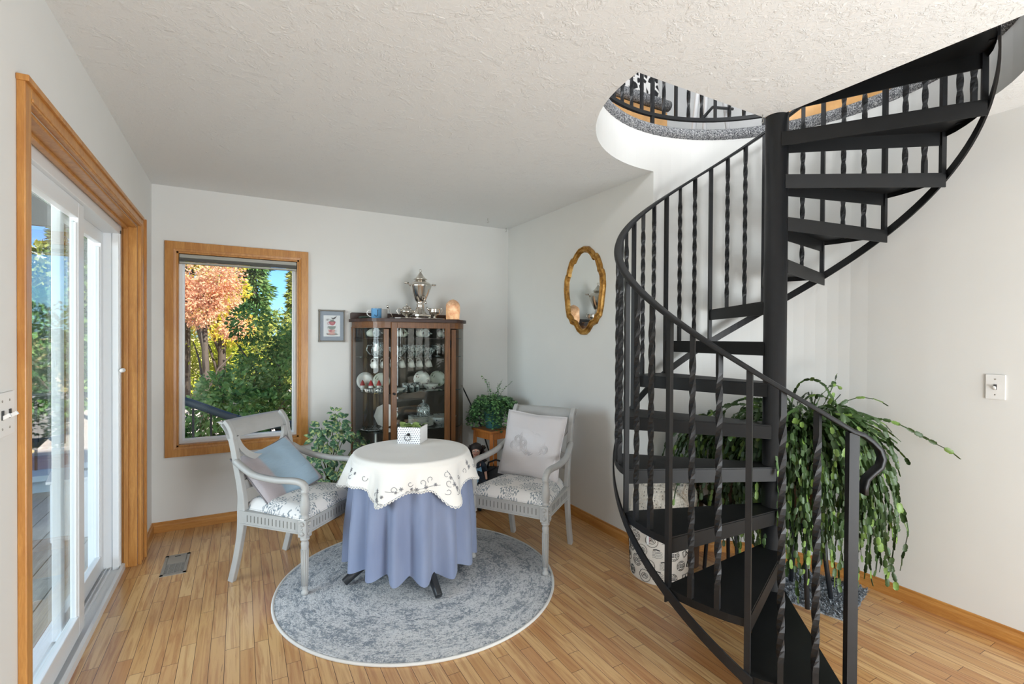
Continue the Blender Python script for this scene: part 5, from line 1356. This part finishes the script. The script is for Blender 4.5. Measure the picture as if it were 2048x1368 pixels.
t=thing('dark_bag','slouched black bag on the floor between the doll and the oak plant stand','bag',(1.865,3.62,0),radians(-20))
def bagf(u,v):
    a=2*pi*u; z=.30*sin(v*pi/2); rr=(cos(v*pi/2))**.45; n_=1+.10*mnoise.noise(Vector((cos(a)*2,sin(a)*2,v*3)))
    return (.15*rr*n_*cos(a),.09*rr*n_*sin(a),z*(1+.04*sin(3*a)))
mb=MB(); mb.grid(bagf,40,16,True); mb.build('bag_body',simple('black_nylon','#1d1e22',.6,nscale=20,namp=.3),t)
mb=MB(); mb.tube([(-.08,0,.27),(-.06,0,.345),(0,0,.365),(.06,0,.345),(.08,0,.27)],.008,8); mb.build('handle',M['blackmetal'],t)

# ------------------------------------------------------------------ stamped fabric basket with a knitted throw
BK=(2.165,2.085,0)
M['canvas']=simple('cream_canvas','#dedad2',.85,bump=.3,bscale=400); M['ink']=simple('stamp_ink','#33312f',.9)
t=thing('storage_basket','round cream fabric basket printed with black postmarks, at the foot of the curved wall','basket',BK)
BH,B0,B1=.355,.168,.186
mb=MB(); mb.lathe([(0,.0),(B0-.006,0),(B0,.006),(B1,BH-.006),(B1+.001,BH),(B1-.006,BH),(B0-.008,.01),(0,.01)],48); mb.build('basket_body',M['canvas'],t)
mb=MB()
def BP_(s,z):  # arc length s along the surface, height z
    r_=B0+(B1-B0)*z/BH+.0012; a=s/.178; return Vector((r_*cos(a),r_*sin(a),z))
def bs(pl,w=.0011):
    mb.tube([BP_(a,b) for a,b in pl],w,4)
rnd=random.Random(14)
def stamp(cx,cz,R_,kind):
    ro=rnd.uniform(0,6.28)
    if kind==0:
        for q in (1,.68): bs([(cx+R_*q*cos(i/20*6.2832),cz+R_*q*sin(i/20*6.2832)) for i in range(21)])
        for i in range(16):
            a=ro+i/16*6.28; 
            if i%4!=3: bs([(cx+R_*.76*cos(a),cz+R_*.76*sin(a)),(cx+R_*.92*cos(a+.1),cz+R_*.92*sin(a+.1))],.0016)
        for q in (-.25,0,.25): bs([(cx-R_*.4,cz+R_*q),(cx-.05*R_,cz+R_*q)],.002); bs([(cx+.08*R_,cz+R_*q),(cx+R_*.42,cz+R_*q)],.002)
    elif kind==1:
        n=28; bs([(cx+R_*(1+.05*(i%2))*cos(i/n*6.2832),cz+R_*(1+.05*(i%2))*sin(i/n*6.2832)) for i in range(n+1)],.0013)
        bs([(cx+R_*.6*cos(i/20*6.2832),cz+R_*.45*sin(i/20*6.2832)) for i in range(21)])
        bs([(cx-.4*R_,cz-.2*R_),(cx,cz+.4*R_),(cx+.4*R_,cz-.2*R_),(cx-.3*R_,cz+.12*R_),(cx+.3*R_,cz+.12*R_)],.0012)
    elif kind==2:
        c,s=cos(ro*.15-.4),sin(ro*.15-.4); f=lambda x,y:(cx+x*c-y*s,cz+x*s+y*c)
        for k_ in (1,.82): bs([f(-R_*k_,-.62*R_*k_),f(R_*k_,-.62*R_*k_),f(R_*k_,.62*R_*k_),f(-R_*k_,.62*R_*k_),f(-R_*k_,-.62*R_*k_)])
        bs([f(-.35*R_,-.45*R_),f(-.05*R_,.1*R_),f(0,.5*R_),f(.05*R_,.1*R_),f(.35*R_,-.45*R_)],.0022); bs([f(-.2*R_,-.15*R_),f(.2*R_,-.15*R_)],.0016)
    else:
        for q in range(5): bs([(cx-R_+.4*R_*x_,cz+(q-2)*.3*R_+.1*R_*sin(x_*2.2)) for x_ in range(6)],.0008)
        bs([(cx-.8*R_,cz+.9*R_),(cx-.2*R_,cz+1.05*R_),(cx+.5*R_,cz+.9*R_)],.003)
k=0
for row,z in enumerate((.045,.115,.185,.255,.32)):
    for i in range(13):
        s=(i+.5*(row%2))*.0855+rnd.uniform(-.01,.01); stamp(s,z+rnd.uniform(-.008,.008),rnd.uniform(.026,.034),[0,1,2,0,3,1][(k*5+row)%6]); k+=1
mb.build('printed_postmarks',M['ink'],t)
mb=MB(); a=atan2(-BK[1],-BK[0])+.12; c_=Vector((cos(a),sin(a),0))*(B1-.002); tt_=Vector((-sin(a),cos(a),0))
mb.tube([c_-tt_*.075+Vector((0,0,BH-.02)),c_*1.02-tt_*.065+Vector((0,0,BH+.05)),c_*1.03+Vector((0,0,BH+.085)),c_*1.02+tt_*.065+Vector((0,0,BH+.05)),c_+tt_*.075+Vector((0,0,BH-.02))],.006,8); mb.build('handle',M['blackwood'],t)
def f_knit():
    m=NT('cream_knit'); v=m.coord(scale=(1,1,1)); d=m.vor(v,62,rnd=.35); n=m.noise(v,12,2,.5)
    c=m.mix(m.ramp(d,[(.12,(1,1,1,1)),(.24,(0,0,0,1))]),m.ramp(n,[(.3,C('#cbc3b6')),(.7,C('#e2dccf'))]),C('#4a443c')); m.bsdf(c,.95,0,m.bump(d,.9,.012)); return m.mat
M['knit']=f_knit()
mb=MB()
def knf(u,v):
    a=2*pi*u; ph=v*pi/2; n_=mnoise.noise(Vector((cos(a)*1.3,sin(a)*1.3,v*2.2+3))); n2=mnoise.noise(Vector((cos(a)*3.5,sin(a)*3.5,v*5)))
    rr=.176*cos(ph)**.55*(1+.06*n_) if v>.0 else .176
    z=BH-.02+.30*sin(ph)*(1+.12*n_)+.012*n2
    rr=min(rr,.178); tw=.03*sin(a-2.2)
    x,y=rr*cos(a)+.05*sin(ph)*.6,rr*sin(a)+.02*sin(ph)
    return (x,y,z-.05*max(0,cos(a+.2))*sin(ph))
mb.grid(knf,72,26,True)
mb.tube([Vector((-.02,-.17,BH+.20)),Vector((.05,-.165,BH+.16)),Vector((.10,-.135,BH+.09)),Vector((.12,-.12,BH+.02))],[.035,.045,.045,.04],12)
o=mb.build('knitted_throw',M['knit'],loc=BK); tag(o,'chunky cream knitted throw stuffed into the printed fabric basket','blanket')
t=thing('gift_bag','pink and white striped paper bag standing behind the basket at its left side','bag',(2.02,2.20,0) if False else (2.055,2.235,.36),0)
bpy.data.objects.remove(t)
mb=MB(); mb.T=Matrix.Rotation(radians(38),4,'Z'); mb.box((0,0,.10),(.09,.012,.24)); mb.m=1; mb.box((0,-.007,.165),(.09,.003,.03)); mb.m=2; mb.box((-.02,-.0075,.07),(.03,.003,.16))
o=mb.build('folded_magazine',[M['paper'],simple('plum','#4a3346',.7),simple('dusty_pink','#b98e98',.7)],loc=(2.02,2.03,BH-.10)); tag(o,'pink and white printed paper tucked into the left side of the basket','paper')

# ------------------------------------------------------------------ outside
def f_ground():
    m=NT('dry_grass_ground'); v=m.coord(); n=m.noise(v,1.5,6,.7); n2=m.noise(v,14,4,.7); m.bsdf(m.mix(m.ramp(n,[(.45,(0,0,0,1)),(.65,(1,1,1,1))]),m.ramp(n2,[(.3,C('#b8965c')),(.7,C('#e0c48e'))]),C('#8a7a4c')),1); return m.mat
mb=MB()
def terr(u,v):
    x=-40+70*u; y=-12+72*v
    h=-1.5+.05*(y-8)*(1 if y>8 else 0)+.6*mnoise.noise(Vector((x*.08,y*.08,0)))
    if x<-1.5: h+=min(2.2,(-x-1.5)*.16)
    return (x,y,h)
mb.grid(terr,60,62); struct(mb.build('ground_terrain',f_ground()))
mb=MB(); mb.add([(-3.2,9,-1.05),(9,13,-1.0),(9,22,-.3),(-3.4,16,-.35)],[(0,1,2,3)]); 
struct(mb.build('driveway_street',simple('pale_driveway','#b9a9a2',.9,nscale=3)))
M['deck']=wood('weathered_deck','#8b8a82','#c2beb4','Y',.8,.7)
mb=MB()
for i in range(30):
    x=-.80-.14*i-.07; mb.box((x,2.9,-.075),(.132,6.6,.035))
struct(mb.build('floor_deck',M['deck']))
t=thing('deck_railing','dark metal deck railing with wide-spaced thin balusters outside the sliding door','railing',(0,6.12,0))
mb=MB(); mb.box((-2.9,0,.81),(4.4,.06,.05)); mb.build('top_rail',M['blackmetal'],t)
mb=MB(); mb.box((-2.9,0,-.06),(4.4,.04,.05)); mb.build('bottom_rail',M['blackmetal'],t)
for i in range(8):
    mb=MB(); mb.box((-1.24-.42*i,0,.38),(.018,.018,.84)); mb.build('baluster',M['blackmetal'],t)
M['bluegrey']=simple('blue_grey_board','#a9c0cc',.6)
mb=MB(); mb.box((-2.6,6.0,.10),(3.6,.30,.05)); mb.box((-2.6,6.02,.0),(3.6,.05,.2)); 
tag(mb.build('deck_bench',M['bluegrey']),'pale blue-grey bench board along the far edge of the deck','bench')
t=thing('stair_handrail','dark curved handrail with balusters going down beyond the tall window','railing',(0,6.1,0))
pts=spline([(-1.15,0,.86),(-.6,0,.74),(-.1,0,.515),(.2,0,.40),(.5,0,.385),(1.6,0,.385)],8)
mb=MB(); mb.tube(pts,.042,10); mb.build('handrail',simple('dark_slate_rail','#31404a',.5),t)
for x,z in ((-.95,.82),(-.43,.67),(-.27,.6),(-.12,.52),(.05,.45),(.3,.39),(.5,.38),(.7,.38)):
    mb=MB(); mb.box((x,0,(z-1.1)/2-.02),(.02,.02,z+1.05)); mb.build('baluster',M['blackmetal'],t)
t=thing('porch_roof','grey soffit and fascia of the porch roof above the deck','roof',(0,0,0)); 
M['soffit']=simple('grey_soffit','#8d8f8e',.8)
mb=MB(); mb.box((-2.35,2.0,2.42),(3.3,5.6,.06)); mb.build('soffit',M['soffit'],t)
mb=MB(); mb.box((-2.35,4.85,2.34),(3.3,.06,.30)); mb.build('fascia',simple('dark_fascia','#5d6266',.7),t)
t=thing('white_planter','white wooden box with a round hole standing on the deck outside the door','box',(-1.02,4.75,-.057),radians(10))
mb=MB(); mb.box((0,0,.21),(.34,.5,.42)); mb.build('box_body',M['vinyl'],t,bevel=.01)
mb=MB(); mb.box((0,0,.425),(.38,.54,.02)); mb.build('lid',M['vinyl'],t,bevel=.004)
mb=MB(); mb.lathe([(0,.436),(.04,.436),(.042,.437),(.04,.438),(0,.438)],20); mb.build('hole',M['darkdot'],t)
t=thing('neighbour_house','house with pale shingled roof among the trees beyond the deck','house',(-7.4,24,0))
mb=MB(); mb.add([(-4,-3,3.0),(3.6,-3,3.0),(3.6,0,4.6),(-4,0,4.6),(-4,3,3),(3.6,3,3)],[(0,1,2,3),(3,2,5,4)]); mb.build('shingle_roof',simple('pale_shingles','#a9aaa6',.9,nscale=20),t)
mb=MB(); mb.box((-.2,0,1.4),(7,5.6,3.4)); mb.build('wall',simple('tan_siding','#b9ac98',.9),t)
def foliage_mat(name,cols,sub=.25):
    m=NT(name); v=m.coord(); n=m.noise(v,.9,4,.7); n2=m.noise(v,9,2,.6)
    c=m.ramp(m.math('ADD',m.math('MULTIPLY',n,.6),m.math('MULTIPLY',n2,.4)),[(.36+.28*i/(len(cols)-1),C(x)) for i,x in enumerate(cols)])
    d=m.new('ShaderNodeBsdfDiffuse',{'Color':c}).outputs[0]; tr=m.new('ShaderNodeBsdfTranslucent',{'Color':c}).outputs[0]
    return m.end(m.new('ShaderNodeMixShader',{0:sub,1:d,2:tr}).outputs[0])
FM={'autumn':foliage_mat('autumn_leaves',['#8f9c2c','#cfc43c','#ead65c','#e8b074','#e6a080'],.45),'yellow':foliage_mat('yellow_leaves',['#8c9a30','#c9cc4a','#ece27a'],.4),'orange':foliage_mat('orange_leaves',['#c9a060','#e0a484','#ecc0a0','#e6d488'],.45),
 'dark':foliage_mat('dark_green_leaves',['#2a4426','#48703a','#84a85c','#d2e0a0'],.25),'pine':foliage_mat('pine_needles',['#2e4a30','#5a7a48','#a0ac68'],.2),'olive':foliage_mat('olive_leaves',['#4c5a2c','#8c9448','#c2b868'],.3)}
M['bark']=simple('bark','#4c4038',.9,nscale=8)
def tree(label,loc,H,R,mat,n,ls,seed,shape='round',z0=.2,group='trees outside the windows'):
    t=thing('tree',label,'tree',loc,0,group); rnd=random.Random(seed); mb=MB()
    blobs=[]
    if shape=='round':
        for i in range(16): 
            a=rnd.uniform(0,6.28); q=rnd.random()**.5*R*.75; blobs.append((q*cos(a),q*sin(a),H*(z0+.12)+rnd.random()*H*(.80-z0),R*rnd.uniform(.3,.5)))
    for i in range(n):
        if shape=='round':
            b=rnd.choice(blobs); v=Vector((rnd.gauss(0,1),rnd.gauss(0,1),rnd.gauss(0,1))).normalized()*rnd.uniform(.6,1.05); p=Vector((b[0]+v.x*b[3],b[1]+v.y*b[3],b[2]+v.z*b[3])); d=v+Vector((0,0,-.3))
        else:
            zz=rnd.random()**.8; rr=R*(1-zz)**.8*(.55+.45*(int(zz*14)%2))*rnd.uniform(.35,1); a=rnd.uniform(0,6.28); p=Vector((rr*cos(a),rr*sin(a),H*(z0+(1-z0)*zz)-rr*.25)); d=Vector((cos(a),sin(a),-.3))
        L=ls*rnd.uniform(.6,1.3); d=(d+Vector((rnd.uniform(-.6,.6),rnd.uniform(-.6,.6),rnd.uniform(-.6,.6)))).normalized(); s=d.cross(Vector((rnd.uniform(-1,1),rnd.uniform(-1,1),rnd.uniform(-1,1))))
        if s.length<.05: continue
        s.normalize(); w=L*(.55 if shape=='round' else .22)
        mb.add([p,p+d*L*.5+s*w*.5,p+d*L,p+d*L*.5-s*w*.5],[(0,1,2,3)],True)
    mb.build('foliage',mat,t)
    mb=MB(); mb.tube([(0,0,-.3),(.05*R,0,H*.3),(0,.03*R,H*.75)],[H*.022,H*.016,H*.006],8)
    for i in range(7 if shape=='round' else 0):
        a=rnd.uniform(0,6.28); mb.tube([(0,0,H*(.2+.06*i)),(R*.35*cos(a),R*.35*sin(a),H*(.35+.06*i)),(R*.7*cos(a),R*.7*sin(a),H*(.42+.07*i))],[H*.008,H*.005,H*.002],5)
    mb.build('trunk',M['bark'],t); return t
def TW(px,Y): q=(px-1024)/978; return Y*(.486+.874*q)/(.874-.486*q)
tree('tall yellow-green autumn tree at the left edge of the tall window view',(TW(362,15.5),15.5,-1.0),9.5,1.15,FM['yellow'],12000,.10,1)
tree('pink-orange autumn tree in front of the tall yellow tree in the tall window',(TW(408,13.5),13.5,-1.0),4.6,.85,FM['orange'],9000,.075,2,'round',.42)
tree('yellow and orange mixed autumn tree left of the tall conifer in the tall window',(TW(440,15.5),15.5,-1.0),6.0,.9,FM['autumn'],9000,.09,22,'round',.3)
tree('low bright yellow leafed shrub beyond the path in the tall window view',(TW(430,17.5),17.5,-.9),2.5,2.0,FM['yellow'],9000,.10,3,'round',.1)
tree('dark green broadleaf tree nearest the tall window, on its right',(TW(556,8.6),8.6,-1.7),3.55,.9,FM['dark'],9000,.07,4,'round',.2)
tree('dark green leafy branches lower in the middle of the tall window, over the path',(TW(505,7.9),7.9,-1.7),2.6,.7,FM['dark'],2800,.09,24,'round',.25)
tree('dark green leafy shrub below the left of the tall window beyond the handrail',(TW(395,8.0),8.0,-1.7),1.85,.7,FM['dark'],4200,.09,5,'round',.2)
tree('tall thin conifer behind the dark tree in the tall window',(TW(508,19),19,-.6),6.6,.95,FM['pine'],6200,.3,6,'cone',.05)
tree('slim pale conifer at the right edge of the tall window',(TW(590,19),19,-.6),4.9,.55,FM['olive'],3600,.24,7,'cone',.05)
tree('olive conifer between the autumn tree and the tall conifer',(TW(470,21),21,-.6),6.4,1.1,FM['olive'],5200,.3,8,'cone',.05)
tree('yellow-green bushy tree behind the dark tree in the tall window',(TW(560,14),14,-.9),2.7,1.2,FM['olive'],5200,.10,16,'round',.15)
tree('large dark pine seen through the sliding door beyond the railing',(TW(118,12.5),12.5,-1.0),3.9,.95,FM['pine'],9000,.15,9,'round',.15)
tree('olive green pine at the right of the sliding door view',(TW(196,14),14,-.6),3.6,.75,FM['olive'],6000,.15,10,'round',.15)
tree('tall sparse pine standing against the sky in the sliding door view',(TW(128,20),20,-.2),6.0,.9,FM['pine'],3600,.3,12,'cone',.2)
tree('yellow-tinged pine at the far left of the sliding door view',(TW(66,13.6),13.6,-.7),3.9,.8,FM['olive'],6000,.15,13,'round',.12)
tree('slender pine with open branches behind the right pane of the sliding door',(TW(186,18.5),18.5,-.2),4.9,.6,FM['pine'],2200,.3,14,'cone',.25)
# ------------------------------------------------------------------ camera
cam=bpy.data.cameras.new('camera'); co=bpy.data.objects.new('camera',cam); COL.objects.link(co); sc.camera=co
cam.sensor_width=36; cam.lens=977.95/2048*36; cam.clip_start=.02; cam.clip_end=300
yaw,pit,rol=.5074,-.0084,.0056
co.matrix_world=Matrix.Translation((0,0,1.3822))@Matrix.Rotation(-yaw,4,'Z')@Matrix.Rotation(pi/2+pit,4,'X')@Matrix.Rotation(rol,4,'Z')
# ------------------------------------------------------------------ light
w=bpy.data.worlds.new('world'); sc.world=w; w.use_nodes=True; nt=w.node_tree; nt.nodes.clear()
sky=nt.nodes.new('ShaderNodeTexSky'); sky.sky_type='NISHITA'; sky.sun_disc=False; sky.sun_elevation=radians(42); sky.sun_rotation=radians(150); sky.air_density=1.0; sky.dust_density=.4; sky.ozone_density=2.5
bg=nt.nodes.new('ShaderNodeBackground'); bg.inputs[1].default_value=.24; wo=nt.nodes.new('ShaderNodeOutputWorld')
mx=nt.nodes.new('ShaderNodeVectorMath'); mx.operation='MULTIPLY'; nt.links.new(sky.outputs[0],mx.inputs[0]); mx.inputs[1].default_value=(.50,.80,1.22); nt.links.new(mx.outputs[0],bg.inputs[0]); nt.links.new(bg.outputs[0],wo.inputs[0])
def area(name,loc,target,sx,sy,power,col=(1,1,1),spread=180):
    l=bpy.data.lights.new(name,'AREA'); l.shape='RECTANGLE'; l.size=sx; l.size_y=sy; l.energy=power; l.color=col; l.spread=radians(spread)
    o=bpy.data.objects.new(name,l); COL.objects.link(o); o.location=loc
    o.rotation_euler=(Vector(target)-Vector(loc)).to_track_quat('-Z','Y').to_euler(); return o
s=bpy.data.lights.new('sun','SUN'); s.energy=16.0; s.angle=radians(1); s.color=(1,.95,.86); so=bpy.data.objects.new('sun',s); COL.objects.link(so)
so.rotation_euler=Vector((-.45,.75,-.72)).to_track_quat('-Z','Y').to_euler()
area('door_fill',(-3.2,1.6,2.0),(0.6,3.0,.9),3.2,2.6,360,(.84,.92,1))  # added lamp outside, out of view, boosting the light through the door
area('room_fill',(2.15,-2.8,1.8),(1.0,3,1.3),1.7,1.9,86,(.93,.97,1))  # added fill lamp behind the camera; the wall there has no window
area('room_ceiling_fill',(2.0,-1.9,.5),(.7,1.8,2.44),1.4,1.6,46,(.86,.94,1))  # added upward lamp behind the camera, stands in for light bounced onto the ceiling
area('upstairs_fill',(.7,.3,3.3),(1.6,1.4,5.2),1.6,1.6,185,(.95,.975,1))  # added unseen lamp brightening the closed upper room and the stair opening
area('far_ceiling_fill',(1.75,-1.4,.5),(.8,3.6,2.44),1.2,1.0,72,(.88,.95,1))  # added unseen lamp lifting the far part of the ceiling
sc.view_settings.view_transform='Standard'; sc.view_settings.look='None'; sc.view_settings.exposure=-0.27; sc.view_settings.gamma=1.0
sc.cycles.use_denoising=True; sc.cycles.max_bounces=8; sc.cycles.adaptive_threshold=.03; sc.cycles.transparent_max_bounces=24; sc.cycles.caustics_reflective=False; sc.cycles.caustics_refractive=False; sc.cycles.sample_clamp_indirect=4.0
